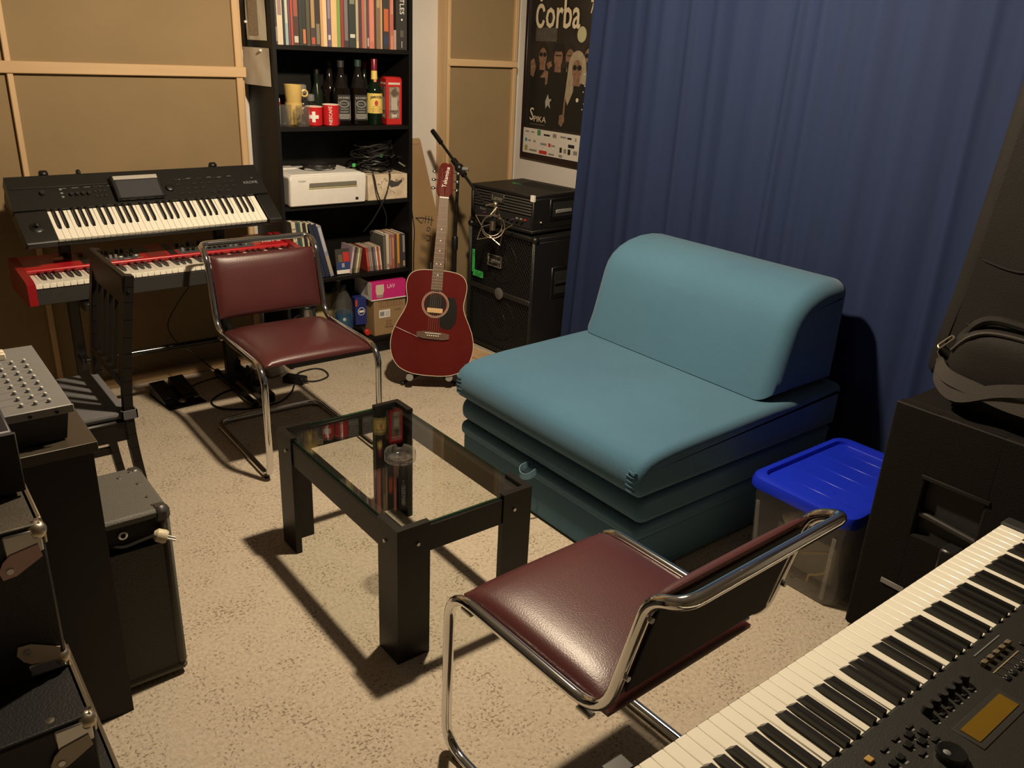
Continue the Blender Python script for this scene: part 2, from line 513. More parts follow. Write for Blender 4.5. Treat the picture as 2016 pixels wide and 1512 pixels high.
# ---------------------------------------------------------------- acoustic panels on the back wall
def panel(x0, x1, verts, zrail, label):
    t = thing('sound_absorber', label, 'wall panel', ((x0+x1)/2, YB, 0))
    ox = (x0+x1)/2
    d = -(YB-3.975)
    obj('cloth_panel', MB().box(x0-ox+.01, x1-ox-.01, d+.018, -.002, 0.01, ZC-.04), M_TAN, t)
    for a, b in verts:
        obj('batten', MB().box(a-ox, b-ox, d, d+.03, 0.0, ZC-.03, .003), M_PINE, t)
    for a, b in zrail:
        obj('batten', MB().box(x0-ox+.002, x1-ox-.002, d-.008, d+.028, a, b, .003), M_PINEH, t)
    obj('side_board', MB().box(x1-ox-.02, x1-ox, d+.03, -.002, 0, ZC-.03), M_PINE, t)
    obj('side_board', MB().box(x0-ox, x0-ox+.02, d+.03, -.002, 0, ZC-.03), M_PINE, t)
    return t
panel(-0.9, 1.552, [(-.9, -.86), (.583, .605), (1.505, 1.536)], [(1.384, 1.43), (0.0, 0.042), (ZC-.08, ZC-.035)],
      'large tan cloth wall panel in pine battens behind the keyboards')
panel(2.664, 3.136, [(2.664, 2.683), (3.112, 3.136)], [(1.463, 1.499), (0.0, 0.042), (ZC-.08, ZC-.035)],
      'narrow tan cloth wall panel in pine battens in the corner behind the amplifier')

# ---------------------------------------------------------------- framed concert poster on the right wall
def poster():
    t = thing('framed_poster', 'black framed concert poster with band photograph, half hidden by the blue curtain', 'poster',
              M=FRONT_X((XR, 4.03, 0.965)))
    W0, W1, H = 0.022, 0.76, 1.03
    fm = MB()
    fm.box(W0, W1, 0, .028, 0, .02, .002).box(W0, W1, H-.028, H, 0, .02, .002)
    fm.box(W0, W0+.022, .028, H-.028, 0, .02, .002).box(W1-.022, W1, .028, H-.028, 0, .02, .002)
    obj('frame', fm, mat('dark_frame_wood', (0.020, 0.010, 0.010), .35), t)
    bg = mat('poster_dark_print', (0.030, 0.026, 0.022), .35, col2=(0.016, 0.014, 0.013), scale=4)
    pr = obj('print', MB().box(W0+.015, W1-.015, .015, H-.015, 0.001, .008), bg, t)
    z = [0.0081]
    def ly():
        z[0] += 0.00012
        return z[0]
    def shape(name, poly, m):
        a = ly()
        return obj(name, MB().prism(poly, a-.0006, a+.0002), m, pr)
    skin = mat('print_skin', (0.24, 0.14, 0.095), .4, col2=(0.15, 0.085, 0.055), scale=60)
    drk = mat('print_black', (0.012, 0.012, 0.012), .4)
    hair = mat('print_dark_hair', (0.022, 0.016, 0.012), .4)
    blond = mat('print_blond_hair', (0.36, 0.31, 0.22), .4, col2=(0.25, 0.20, 0.13), scale=30, stretch=(8, 1, 1))
    crm = mat('print_cream', (0.62, 0.53, 0.38), .4)
    gry = mat('print_grey', (0.10, 0.09, 0.075), .4, col2=(0.05, 0.045, 0.04), scale=30, stretch=(10, 1, 1))
    shape('background_print', [(.105, .645), (.285, .645), (.285, .715), (.105, .715)], gry)
    shape('background_print', ellipse(.487, .685, .036, .040), mat('print_lampshade', (.42, .40, .25), .4))
    # five figures, flat print: clothes, face, hair
    def fig(x, y, s, hm, w=.105, glasses=False, beard=False, hat=False, longhair=False):
        shape('figure_print', [(x-w*.42*s, y-.055*s), (x+w*.42*s, y-.055*s), (x+w*.95*s, y-.13*s), (x+w*s, .19), (x-w*s, .19), (x-w*.95*s, y-.13*s)], drk)
        if longhair:
            shape('hair_print', ellipse(x, y+.004, .062*s, .078*s), hm)
            shape('hair_print', [(x-.062*s, y), (x-.02*s, y+.02), (x-.018*s, y-.10*s), (x-.052*s, y-.165*s), (x-.075*s, y-.13*s)], hm)
            shape('hair_print', [(x+.062*s, y), (x+.02*s, y+.02), (x+.03*s, y-.06*s), (x+.072*s, y-.07*s), (x+.070*s, y-.03*s)], hm)
        else:
            shape('hair_print', ellipse(x, y+.016*s, .042*s, .052*s), hm)
        shape('neck_print', [(x-.02*s, y-.02*s), (x+.02*s, y-.02*s), (x+.026*s, y-.075*s), (x-.026*s, y-.075*s)], skin)
        shape('face_print', ellipse(x, y-.006*s, .034*s, .047*s), skin)
        if hat:
            shape('hat_print', [(x-.055*s, y+.026*s), (x+.055*s, y+.026*s), (x+.034*s, y+.034*s), (x+.030*s, y+.062*s), (x-.030*s, y+.062*s), (x-.034*s, y+.034*s)], drk)
        if glasses:
            shape('glasses_print', ellipse(x-.016*s, y+.006*s, .015*s, .012*s, 12), drk)
            shape('glasses_print', ellipse(x+.016*s, y+.006*s, .015*s, .012*s, 12), drk)
        else:
            shape('eyes_print', [(x-.024*s, y+.004*s), (x+.024*s, y+.004*s), (x+.024*s, y+.010*s), (x-.024*s, y+.010*s)], hair)
        if beard:
            shape('beard_print', [(x-.028*s, y-.024*s), (x+.028*s, y-.024*s), (x+.016*s, y-.075*s), (x-.016*s, y-.075*s)], hair)
        else:
            shape('mouth_print', [(x-.012*s, y-.028*s), (x+.012*s, y-.028*s), (x+.010*s, y-.032*s), (x-.010*s, y-.032*s)], mat('print_lip', (.25, .08, .06), .4))
    fig(.405, .570, 1.0, hair, beard=True)
    fig(.555, .575, 1.05, hair, glasses=True, beard=True)
    fig(.178, .570, 1.0, hair, glasses=True)
    fig(.312, .568, 1.05, hair, hat=True, w=.12)
    fig(.472, .512, 1.15, blond, glasses=True, longhair=True)
    arm = lambda p: shape('arm_print', p, skin)
    arm([(.075, .54), (.105, .555), (.125, .51), (.105, .455), (.08, .465)])
    arm([(.215, .53), (.255, .545), (.265, .52), (.235, .50)])
    arm([(.165, .455), (.205, .495), (.235, .49), (.232, .425), (.215, .415), (.212, .455)])
    arm([(.352, .265), (.392, .275), (.395, .235), (.372, .205), (.348, .22)])
    arm([(.378, .27), (.392, .275), (.396, .36), (.384, .36)])
    arm([(.575, .63), (.585, .635), (.60, .60), (.59, .59)])
    for k in range(9):
        shape('stud_print', ellipse(.545+.012*math.sin(k*2.1), .25+.03*k, .0035, .0035, 8), M_PRINTW)
    shape('badge_print', ellipse(.492, .355, .011, .011, 10), crm)
    shape('badge_print', [(.225, .33), (.245, .37), (.255, .345), (.28, .345), (.262, .325), (.27, .295), (.248, .312), (.232, .292)], mat('print_shirt_motif', (.35, .34, .30), .4))
    shape('sponsor_strip', [(W0+.016, .034), (W1-.016, .034), (W1-.016, .174), (W0+.016, .174)], mat('print_white_strip', (.62, .58, .53), .4))
    zl = ly()+.0003
    for tx, sz, x, y in (('\u010dorba', .165, .288, .780), ('7. ', .070, .575, .815), ('2', .060, .600, .745)):
        lettering(tx, sz, crm, pr, TOP((x, y, zl)) @ Matrix.Diagonal((.93, 1.30, 1, 1)), sx=1.0 if sz > .1 else .9, bold=.012)
    lettering('PIKA', .045, crm, pr, TOP((.185, .228, zl)), sx=1.2)
    lettering('S', .10, crm, pr, TOP((.112, .250, zl)), sx=.9)
    shape('caption_print', [(.095, .196), (.235, .196), (.235, .202), (.095, .202)], gry)
    cols = {'g': mat('logo_green', (.05, .22, .10), .4), 'r': mat('logo_red', (.45, .03, .03), .4), 'k': drk, 'y': mat('logo_olive', (.30, .28, .10), .4),
            'b': mat('logo_blue', (.08, .20, .28), .4), 's': mat('logo_grey', (.22, .21, .20), .4)}
    for x, y, a, b, c in ((.062, .150, .035, .008, 's'), (.115, .150, .03, .008, 's'), (.172, .140, .030, .030, 'g'), (.23, .143, .055, .010, 'k'), (.31, .140, .032, .022, 's'),
                          (.375, .146, .05, .010, 's'), (.435, .144, .036, .010, 'k'), (.50, .138, .010, .018, 's'), (.062, .098, .02, .018, 'b'), (.092, .100, .024, .010, 's'),
                          (.14, .098, .02, .012, 's'), (.205, .090, .055, .012, 's'), (.275, .086, .020, .020, 'r'), (.30, .090, .035, .010, 's'), (.445, .100, .052, .018, 'k'),
                          (.062, .046, .026, .030, 'y'), (.105, .046, .070, .012, 's'), (.195, .040, .070, .020, 'r'), (.28, .042, .05, .010, 's'),
                          (.375, .066, .020, .028, 'k'), (.41, .066, .022, .024, 's'), (.445, .062, .022, .030, 'k'), (.49, .066, .034, .022, 's'), (.37, .040, .030, .014, 's')):
        a0 = ly()
        obj('sponsor_logo', MB().box(x, x+a, y, y+b, zl-.001, zl), cols[c], pr)
poster()

# ---------------------------------------------------------------- blue curtain along the right side
def curtain():
    mb = MB()
    y0, y1, nz = 3.125, 0.42, 26
    ny = 300
    fold = []
    rnd = random.Random(3)
    cs = []
    y = 0.0
    while y < 2.9:
        cs.append((y, rnd.uniform(.008, .026), rnd.uniform(.018, .05), rnd.uniform(-.05, .05)))
        y += rnd.uniform(.07, .16)
    def off(s, t):                       # s along the curtain, t height 0..1
        o = 0
        for c, a, wd, sl in cs:
            d = (s-c-sl*(1-t))/wd
            if abs(d) < 3.2:
                o += a*math.exp(-d*d)*(.55+.45*(1-t))
        o += .010*math.sin(s*5.1+.6)+.006*math.sin(s*13+1.0+1.2*t)
        return o
    v = []
    for j in range(nz+1):
        t = j/nz
        z = 0.012+t*(ZC-.06)
        for i in range(ny+1):
            s = i/ny
            yy = y0+(y1-y0)*s
            flare = .028*(1-t)*(1-s)**6 - .06*t*(1-s)**6
            v.append((2.885-off(s*(y0-y1), t), yy+flare, z))
    f = [(j*(ny+1)+i, j*(ny+1)+i+1, (j+1)*(ny+1)+i+1, (j+1)*(ny+1)+i) for j in range(nz) for i in range(ny)]
    mb.add(v, f)
    t = thing('curtain', 'dark blue floor-length curtain hanging in soft folds behind the sofa', 'curtain', (2.88, 1.8, 0))
    obj('cloth', mb, M_CURT, t, Matrix.Translation((-2.88, -1.8, 0)))
    obj('curtain_rail', MB().cyl((2.88, 3.2, ZC-.035), (2.88, .35, ZC-.035), .012, n=10), M_STEEL, t, Matrix.Translation((-2.88, -1.8, 0)))
curtain()

# ================================================================ bookcase
BX0, BX1, BY0, BY1, BH = 1.596, 2.316, 3.767, 4.07, 1.96
SHELF = [0.086, 0.448, 0.817, 1.181, 1.532]
def bookcase():
    t = thing('bookcase', 'tall black-brown open bookcase full of books and bottles against the back wall', 'bookcase', (BX0, BY0, 0))
    w, d = BX1-BX0, BY1-BY0
    obj('side_panel', MB().box(0, .019, 0, d, 0, BH, .001), M_SHELF, t)
    obj('side_panel', MB().box(w-.019, w, 0, d, 0, BH, .001), M_SHELF, t)
    obj('back_panel', MB().box(.019, w-.019, d-.006, d-.001, .0, BH-.02), M_SHELF, t)
    for z in SHELF[1:]:
        obj('shelf', MB().box(.019, w-.019, .004, d-.008, z-.019, z, .001), M_SHELF, t)
    obj('bottom_shelf', MB().box(.019, w-.019, .004, d-.008, SHELF[0]-.019, SHELF[0], .001), M_SHELF, t)
    obj('plinth', MB().box(.019, w-.019, .012, .03, 0, SHELF[0]-.019), M_SHELF, t)
    obj('top_board', MB().box(.0, w, 0, d, BH, BH+.019, .001), M_SHELF, t)
bookcase()

# sheets of paper pinned to the side of the bookcase
def side_paper(name, y0, y1, z0, z1, label, lines, pin):
    W, H = y1-y0, z1-z0
    t = thing(name, label, 'paper', M=FRONT_X((BX0-.001, y0, z0)) @ Matrix.Rotation(R(7.5), 4, 'Y') @ Matrix.Translation((-W, 0, 0)))
    mb = MB(); n = 8
    v = [(W*i/n, H*j/4, .001+.004*math.sin(PI*i/n)*(1-j/4)+.0015*math.sin(i*1.3+j)) for j in range(5) for i in range(n+1)]
    f = [(j*(n+1)+i, j*(n+1)+i+1, (j+1)*(n+1)+i+1, (j+1)*(n+1)+i) for j in range(4) for i in range(n)]
    mb.add([(x, y, abs(z)+.001) for x, y, z in v], f)
    obj('sheet', mb, M_PAPER, t)
    if lines:
        ink = mat('newsprint_column', (.42, .35, .25), .8, col2=(.30, .25, .18), scale=60, stretch=(1, 6, 1))
        obj('print_column', MB().box(.03, W*.66, .02, H-.01, .0055, .0065), ink, t)
        obj('headline', MB().box(.04, W*.52, H-.045, H-.036, .0066, .0072), flat((.05, .04, .04)), t)
    obj('push_pin', MB().lathe([(.006, .004), (.006, .012), (.004, .014)], 10, Matrix.Translation((pin[0]*W, pin[1]*H, 0))), M_WHITE, t)
side_paper('newspaper_clipping', 3.815, 3.985, 1.547, 1.76, 'yellowed newspaper clipping pinned high on the bookcase side', True, (.03, .35))
side_paper('note_sheet', 3.795, 4.03, 1.355, 1.516, 'blank curled sheet of paper pinned to the bookcase side below the clipping', False, (.72, .93))

# ---------------------------------------------------------------- magazines and records on the upper shelf
ORD = ['first', 'second', 'third', 'fourth', 'fifth', 'sixth', 'seventh', 'eighth', 'ninth', 'tenth', 'eleventh', 'twelfth', 'thirteenth', 'fourteenth',
       'fifteenth', 'sixteenth', 'seventeenth', 'eighteenth', 'nineteenth', 'twentieth', 'twenty-first', 'twenty-second', 'twenty-third', 'twenty-fourth',
       'twenty-fifth', 'twenty-sixth', 'twenty-seventh', 'twenty-eighth', 'twenty-ninth', 'thirtieth', 'thirty-first', 'thirty-second', 'thirty-third', 'thirty-fourth']
def bxp(px): return 1.6165+(px-543.8)*.002602
def book(name, x0, x1, z, h, d, yf, col, label, cat, group, lean=0.0, marks=(), cover=None, pages=True):
    """upright book seen by its spine; lean tips its top sideways (radians)"""
    wd = x1-x0
    t = thing(name, label, cat, M=Matrix.Translation((x0, yf, z+max(0, wd*math.sin(lean)))) @ Matrix.Rotation(lean, 4, 'Y'), group=group)
    m = flat(col, .55)
    mb = MB()
    th = min(.0018, wd*.18)
    mb.box(0, wd, 0, .0025, 0, h, .0006).box(0, th, .0025, d, 0, h).box(wd-th, wd, .0025, d, 0, h)
    obj('cover', mb, m, t)
    obj('pages', MB().box(th, wd-th, .0025, d-.003, .002, h-.002), M_PAPER, t)
    for k, (a, b, c) in enumerate(marks):
        obj('spine_mark', MB().box(wd*.16, wd*.84, -.0006, .0008, a*h, b*h), flat(c, .55), t)
    return t
# (left px, right px, colour, colour word, marks)
UP = [(545.0, 548.3, (.045, .035, .035), 'blackish', [(.05, .25, (.25, .24, .24))]), (548.6, 558.9, (.62, .53, .38), 'cream', [(.40, .95, (.30, .21, .20))]),
      (559.2, 563, (.03, .035, .045), 'navy black', []), (563.2, 568.8, (.30, .42, .42), 'pale teal', [(.30, .95, (.55, .52, .42))]),
      (569, 573, (.14, .06, .08), 'plum', []), (573.2, 577.2, (.42, .075, .05), 'red', []), (577.4, 588, (.075, .040, .032), 'dark brown', [(.04, .13, (.55, .52, .45)), (.40, .7, (.30, .09, .06))]),
      (588.2, 594, (.035, .042, .036), 'charcoal', []), (594.2, 601.6, (.030, .036, .032), 'black', [(.03, .22, (.55, .18, .08))]), (601.8, 609, (.085, .075, .055), 'olive grey', []),
      (609.2, 618.6, (.075, .05, .048), 'dark maroon', [(.03, .12, (.45, .10, .05)), (.25, .9, (.38, .26, .12))]), (618.8, 628, (.045, .033, .033), 'near-black', [(.03, .32, (.20, .18, .13))]),
      (628.2, 633.2, (.55, .33, .15), 'tan', []), (633.4, 641, (.70, .52, .30), 'light cream', []), (641.4, 648.2, (.13, .10, .20), 'purple', [(.10, .17, (.6, .55, .5)), (.40, .9, (.28, .23, .30))]),
      (648.6, 659.7, (.68, .48, .24), 'honey yellow', []), (660, 667, (.20, .32, .085), 'green', []), (667.2, 673, (.27, .05, .05), 'dark red', []),
      (673.2, 683, (.055, .047, .050), 'dark', [(.10, .9, (.20, .17, .16))]), (683.2, 697.2, (.036, .046, .042), 'dark green', [(.14, .19, (.6, .6, .55)), (.60, .95, (.20, .22, .16))]),
      (697.5, 702, (.66, .52, .28), 'pale yellow', [(.10, .70, (.45, .38, .28))]), (702.2, 708.8, (.075, .05, .065), 'dusky purple', []), (709, 714.4, (.45, .13, .10), 'brick red', []),
      (714.6, 719, (.34, .26, .17), 'beige grey', []), (719.2, 723.4, (.11, .06, .10), 'violet', [(.03, .15, (.5, .45, .45))]), (723.6, 734, (.55, .18, .13), 'salmon', [(.1, .9, (.62, .24, .17))]),
      (734.2, 738, (.05, .04, .035), 'brownish black', []), (738.2, 747.4, (.22, .145, .095), 'brown', [(.58, .98, (.42, .30, .16))]), (747.6, 751.4, (.55, .36, .20), 'sand', []),
      (752.2, 765.6, (.045, .045, .042), 'black', [(.26, .58, (.50, .13, .05)), (.06, .20, (.04, .05, .10))]), (767.6, 774, (.60, .22, .16), 'coral', [(.2, .5, (.45, .12, .10))])]
for i, (a, b, c, wd, mk) in enumerate(UP):
    hh = .296+.018*((i*37) % 11)/11
    book('magazine', bxp(a), bxp(b)-.0006, SHELF[4]+.0008, hh, .215, BY0+.010+.004*((i*53) % 5)/5, c,
         'thin %s-spined volume on the top visible shelf, %s from the left' % (wd, ORD[i]), 'book', 'magazines on the top visible shelf', 0.0, mk)
book('booklet', bxp(775), bxp(779.6), SHELF[4]+.0008, .088, .12, BY0+.010, (.42, .33, .27), 'short pinkish grey booklet between the coral volume and the thick black book', 'book', None)
bb = book('thick_book', bxp(780.2), bxp(803.0), SHELF[4]+.0008, .32, .22, BY0+.012, (.038, .035, .033), 'thick black book with white vertical lettering at the right end of the top shelf', 'book', None)
lettering('BEATLES', .034, M_PRINTW, bb, frame((.030, -.0006, .222), (0, 0, -1), (1, 0, 0)))
lettering('\u25cf', .012, M_PRINTW, bb, frame((.030, -.0006, .135), (0, 0, -1), (1, 0, 0)))
obj('spine_mark', MB().box(.022, .040, -.0006, .0008, .058, .088), flat((.10, .095, .08)), bb)
obj('spine_mark', MB().box(.029, .033, -.0006, .0008, .010, .040), flat((.40, .38, .34)), bb)

# ---------------------------------------------------------------- mug and bottle shelf
S3 = SHELF[3]+.0006
def mug(name, x, y, z, r0, r1, h, m, label, cat, handle, group=None, rim=None):
    t = thing(name, label, cat, (x, y, z), group=group)
    prof = [(r0*.9, 0), (r0, .004), (r1, h), (r1-.003, h), (r0-.003, .006), (0.0, .006)]
    obj('cup', MB().lathe(prof, 24), m, t)
    if rim: obj('rim', MB().torus((0, 0, h), (0, 0, 1), r1-.0015, .002, 24, 6), rim, t)
    if handle:
        a, kind = handle
        hm = MB()
        hm.torus((0, 0, 0), (0, 1, 0), h*kind, .0048, 18, 8, Matrix.Rotation(a, 4, 'Z') @ Matrix.Translation((r1*.97+h*kind*.8, 0, h*.62)))
        obj('handle', hm, m, t)
    return t
M_YMUG = mat('butter_yellow_glaze', (.66, .47, .16), .3)
M_RMUG = mat('red_glaze', (.52, .018, .022), .25)
g1 = lambda n, x, y, r, h, lab: mug(n, x, y, S3, r*.93, r, h, M_CLEAR, lab, 'glass', None)
t = g1('beer_mug', 1.665, 3.825, .030, .095, 'clear glass tumbler at the far left of the mug shelf')
t = mug('beer_mug', 1.742, 3.800, S3, .031, .033, .092, M_CLEAR, 'clear glass mug with handle in front of the yellow cups', 'mug', (R(215), .24))
obj('base', MB().lathe([(.030, .001), (.032, .012), (.030, .018)], 20), M_CLEAR, t)
# red and white carton behind the glasses
t = thing('small_carton', 'small red and white carton behind the glass tumblers', 'carton', (1.645, 3.90, S3))
obj('box', MB().box(-.02, .03, 0, .06, 0, .118, .001), M_PRINTW, t)
obj('red_band', MB().box(-.0205, .0305, -.0006, .0606, .085, .102), M_RED, t)
mug('yellow_cup', 1.740, 3.895, S3, .035, .041, .100, M_YMUG, 'butter yellow cup, the lower one of the stacked pair', 'cup', (R(-12), .14), 'stacked yellow cups')
mug('yellow_cup', 1.740, 3.895, S3+.080, .035, .043, .100, M_YMUG, 'butter yellow cup, the upper one of the stacked pair', 'cup', (R(-12), .14), 'stacked yellow cups')
t = mug('red_mug', 1.813, 3.835, S3, .039, .040, .086, M_RMUG, 'red mug with a white cross', 'mug', (R(60), .24), None, M_IVORY)
def curved_mark(par, r, w0, w1, z0, z1, ang, m, name):
    """patch bent around a cylinder of radius r, centred on angle ang (0 = facing -Y)"""
    n = 8; v = []
    for z in (z0, z1):
        for i in range(n+1):
            a = ang+(w0+(w1-w0)*i/n)/r
            v.append((r*math.sin(a), -r*math.cos(a), z))
    return obj(name, MB().add(v, [(i, i+1, n+2+i, n+1+i) for i in range(n)]), m, par)
aim = R(-27)
curved_mark(t, .0408, -.008, .008, .018, .066, aim, M_PRINTW, 'cross_mark')
curved_mark(t, .0408, -.024, .024, .034, .050, aim, M_PRINTW, 'cross_mark')
t = mug('red_mug', 1.893, 3.820, S3, .039, .040, .096, M_RMUG, 'red mug with white vertical lettering', 'mug', (R(90), .24), None, M_IVORY)
lettering('NESCAF\u00c9', .021, M_PRINTW, t, Matrix.Rotation(aim, 4, 'Z') @ frame((0, -.0405, .048), (0, 0, 1), (-1, 0, 0)))
# pepper mills / small jars behind
for x, y, h, r, lab, mm in ((1.815, 3.96, .175, .022, 'clear square jar with grey stopper behind the yellow cups', M_CLEAR), (1.862, 3.97, .13, .020, 'low clear jar behind the red cross mug', M_CLEAR)):
    t = thing('glass_jar', lab, 'jar', (x, y, S3))
    obj('body', MB().lathe([(r*1.3, 0), (r*1.35, .01), (r*1.3, h*.62), (r*.7, h*.72), (r*.7, h*.78)], 16), mm, t)
    obj('stopper', MB().lathe([(r*.9, h*.78), (r, h*.82), (r*.95, h), (r*.5, h+.004)], 16), M_GREY, t)
t = thing('olive_bottle', 'slim dark green bottle behind the red mugs', 'bottle', (1.908, 3.99, S3))
M_DKG = mat('dark_green_glass', (.014, .022, .014), .12, coat=.3)
obj('body', MB().lathe([(.026, 0), (.028, .006), (.028, .14), (.012, .18), (.012, .215), (.014, .218), (.014, .232)], 20), M_DKG, t)
obj('cap', MB().lathe([(.0145, .226), (.0145, .245), (.010, .248)], 14), M_BLK, t)
# square whiskey bottles
def square_bottle(x, y, rz, label, capm, hs=1.0):
    t = thing('square_whiskey_bottle', label, 'bottle', (x, y, S3), rz)
    gl = mat('dark_whiskey_glass', (.007, .0045, .003), .07)
    cl = mat('upper_bottle_glass', (.012, .010, .009), .05)
    obj('body', MB().lathe([(.033, 0), (.0375, .006), (.038, .155*hs), (.036, .172*hs)], 28, sq=.6), gl, t)
    obj('neck', MB().lathe([(.036, .172*hs), (.029, .195*hs), (.019, .222*hs), (.0155, .25*hs), (.015, .268*hs)], 24), cl, t)
    obj('cap', MB().lathe([(.0165, .268*hs), (.0165, .296*hs), (.014, .299*hs)], 18), capm, t)
    lb = obj('label_paper', MB().box(-.032, .032, -.0395, -.0375, .022, .140, .0006), mat('black_label', (.022, .022, .022), .5), t)
    M_SIL = mat('label_silver_print', (.38, .37, .34), .5)
    P = lambda zz, dx=0: frame((dx, -.0398, zz), (1, 0, 0), (0, 0, 1))
    lettering('JACK DANIEL\u2019S', .0112, M_SIL, lb, P(.126), sx=.74, bold=.02)
    obj('label_oval', MB().add([(p[0], -.0398, p[1]) for p in ellipse(0, .098, .024, .016, 20)]+[(p[0], -.0398, p[1]) for p in ellipse(0, .098, .021, .013, 20)],
        [(i, (i+1) % 20, 20+(i+1) % 20, 20+i) for i in range(20)]), M_SIL, lb)
    lettering('Old No. 7', .0095, M_SIL, lb, P(.098), sx=.85)
    lettering('Tennessee', .0105, M_SIL, lb, P(.075), sx=.9)
    lettering('WHISKEY', .0105, M_SIL, lb, P(.061), sx=.95)
    for z0, hw in ((.048, .026), (.042, .026), (.036, .028), (.030, .022)):
        obj('label_line', MB().box(-hw, hw, -.0399, -.0393, z0, z0+.003), M_SIL, lb)
    for sx in (-.030, .029):
        obj('label_line', MB().box(sx, sx+.0012, -.0399, -.0393, .026, .112), M_SIL, lb)
square_bottle(1.974, 3.865, R(-8), 'square whiskey bottle with black label beside the lettered red mug', flat((.03, .028, .03), .4), .98)
square_bottle(2.060, 3.855, R(-8), 'square whiskey bottle with black label beside the round green bottle', flat((.02, .045, .03), .4), 1.0)
# other bottles at the back
for x, y, lab, c in ((1.975, 3.99, 'dark bottle half hidden behind the left square whiskey bottle', (.03, .02, .016)), (2.045, 4.0, 'tan-labelled bottle neck showing between the two square bottles', (.06, .032, .016)),
                     (2.165, 3.985, 'dark bottle with a red cap behind the round green whiskey bottle', (.016, .02, .014))):
    t = thing('liquor_bottle', lab, 'bottle', (x, y, S3))
    obj('body', MB().lathe([(.034, 0), (.037, .006), (.037, .15), (.030, .18), (.015, .21), (.013, .262)], 22), mat('bottle_%d' % int(x*1000), tuple(q*.35 for q in c), .08), t)
    obj('cap', MB().lathe([(.0155, .258), (.0155, .288), (.013, .291)], 16), flat((.20, .012, .02), .4) if x > 2.1 else flat((.03, .028, .026), .4), t)
    if 2.0 < x < 2.1:
        obj('neck_label', MB().lathe([(.0150, .215), (.0142, .252)], 16), flat((.38, .26, .12)), t)
t = thing('round_whiskey_bottle', 'round green whiskey bottle with yellow label and red cap', 'bottle', (2.144, 3.845, S3), R(-15))
obj('body', MB().lathe([(.035, 0), (.0385, .006), (.0385, .150), (.036, .170), (.024, .195), (.0155, .212), (.014, .262)], 26), mat('bottle_green_glass', (.005, .013, .006), .06), t)
obj('cap', MB().lathe([(.0158, .252), (.0158, .303), (.0145, .306), (.005, .307)], 18), mat('wine_red_capsule', (.16, .010, .022), .3), t)
lab = curved_mark(t, .0391, -.050, .050, .055, .148, 0, mat('yellow_label', (.74, .56, .14), .5), 'label_paper')
lettering('JAMESON', .0155, flat((.03, .03, .02)), lab, frame((0, -.0396, .131), (1, 0, 0), (0, 0, 1)), sx=.86, bold=.02)
obj('label_crest', MB().prism(ellipse(0, 0, .009, .013, 14), 0, .0006, frame((0, -.0395, .103), (1, 0, 0), (0, 0, 1))), flat((.45, .04, .02)), lab)
for zz, hw in ((.087, .018), (.078, .026), (.071, .024), (.063, .022)):
    obj('label_line', MB().box(-hw, hw, -.0398, -.0392, zz, zz+.0014), flat((.42, .25, .06)), lab)
obj('neck_label', MB().lathe([(.0158, .205), (.0150, .255)], 18), mat('yellow_label', (.74, .56, .14), .5), t)
obj('neck_label_tip', MB().sphere((0, -.0185, .205), .008, 10, 6, (1, .5, 1.2)), flat((.60, .25, .12)), t)
# red telephone-box tin
t = thing('telephone_box_tin', 'red tin shaped like a telephone box at the right end of the bottle shelf', 'tin', (2.236, 3.842, S3), R(-8))
M_TIN = mat('tin_red', (.47, .022, .020), .35)
obj('body', MB().box(-.042, .042, -.042, .042, 0, .215, .003), M_TIN, t)
obj('lid', MB().box(-.043, .043, -.043, .043, .205, .226, .008), M_TIN, t)
M_WIN = mat('tin_window_print', (.30, .24, .18), .4, col2=(.10, .07, .055), scale=60)
for k in range(2):
    Mf = Matrix.Rotation(-PI/2*k, 4, 'Z')
    w_ = obj('window_print', MB().box(-.028, .028, -.0428, -.0415, .030, .180, 0, Mf), M_WIN, t)
    obj('sign_print', MB().box(-.031, .031, -.0430, -.0415, .190, .200, 0, Mf), mat('tin_sign', (.60, .50, .42), .4), t)
    obj('figure_print', MB().box(-.016, .016, -.0432, -.0425, .070, .130, 0, Mf), flat((.42, .36, .30)), w_)
    obj('figure_print', MB().prism(ellipse(0, .152, .015, .018, 14), .0427, .0433, Mf @ frame((0, 0, 0), (1, 0, 0), (0, 0, 1))), flat((.10, .07, .045)), w_)
    obj('figure_print', MB().box(-.015, .015, -.0432, -.0425, .036, .050, 0, Mf), flat((.50, .45, .38)), w_)
# ---------------------------------------------------------------- printer shelf
S2 = SHELF[2]+.0006
def printer():
    t = thing('printer', 'cream-white inkjet printer on the middle shelf', 'printer', (1.632, 3.752, S2))
    # front leans forward towards the top
    prof = [(0.0, 0.006), (.012, 0), (.30, 0), (.30, .144), (.0, .146), (-.010, .138), (-.012, .12)]
    mb = MB().pillow([(p[0], p[1]) for p in prof], 0, .405, .012, 4, Matrix(((0, 1, 0, 0), (1, 0, 0, 0), (0, 0, 1, 0), (0, 0, 0, 1))))
    obj('body', mb, M_WHITE, t)
    obj('scanner_lid', MB().box(.018, .387, .012, .285, .140, .150, .003), M_PRINTW, t)
    obj('scanner_glass_strip', MB().box(.02, .13, .19, .27, .149, .156, .002), M_WHITE, t)
    sl = obj('paper_slot', MB().box(.098, .350, -.0125, -.004, .088, .112, .003), mat('printer_slot_grey', (.16, .15, .12), .5), t)
    obj('slot_edge', MB().box(.096, .352, -.0135, -.003, .0845, .088, .001), mat('printer_slot_edge', (.70, .62, .30), .4), sl)
    obj('badge', MB().box(.345, .360, -.004, .001, .018, .030), M_DGREY, t)
    lettering('DeskJet', .012, M_GREY, t, frame((.062, -.0125, .122), (1, 0, 0), (0, 0, 1)))
printer()
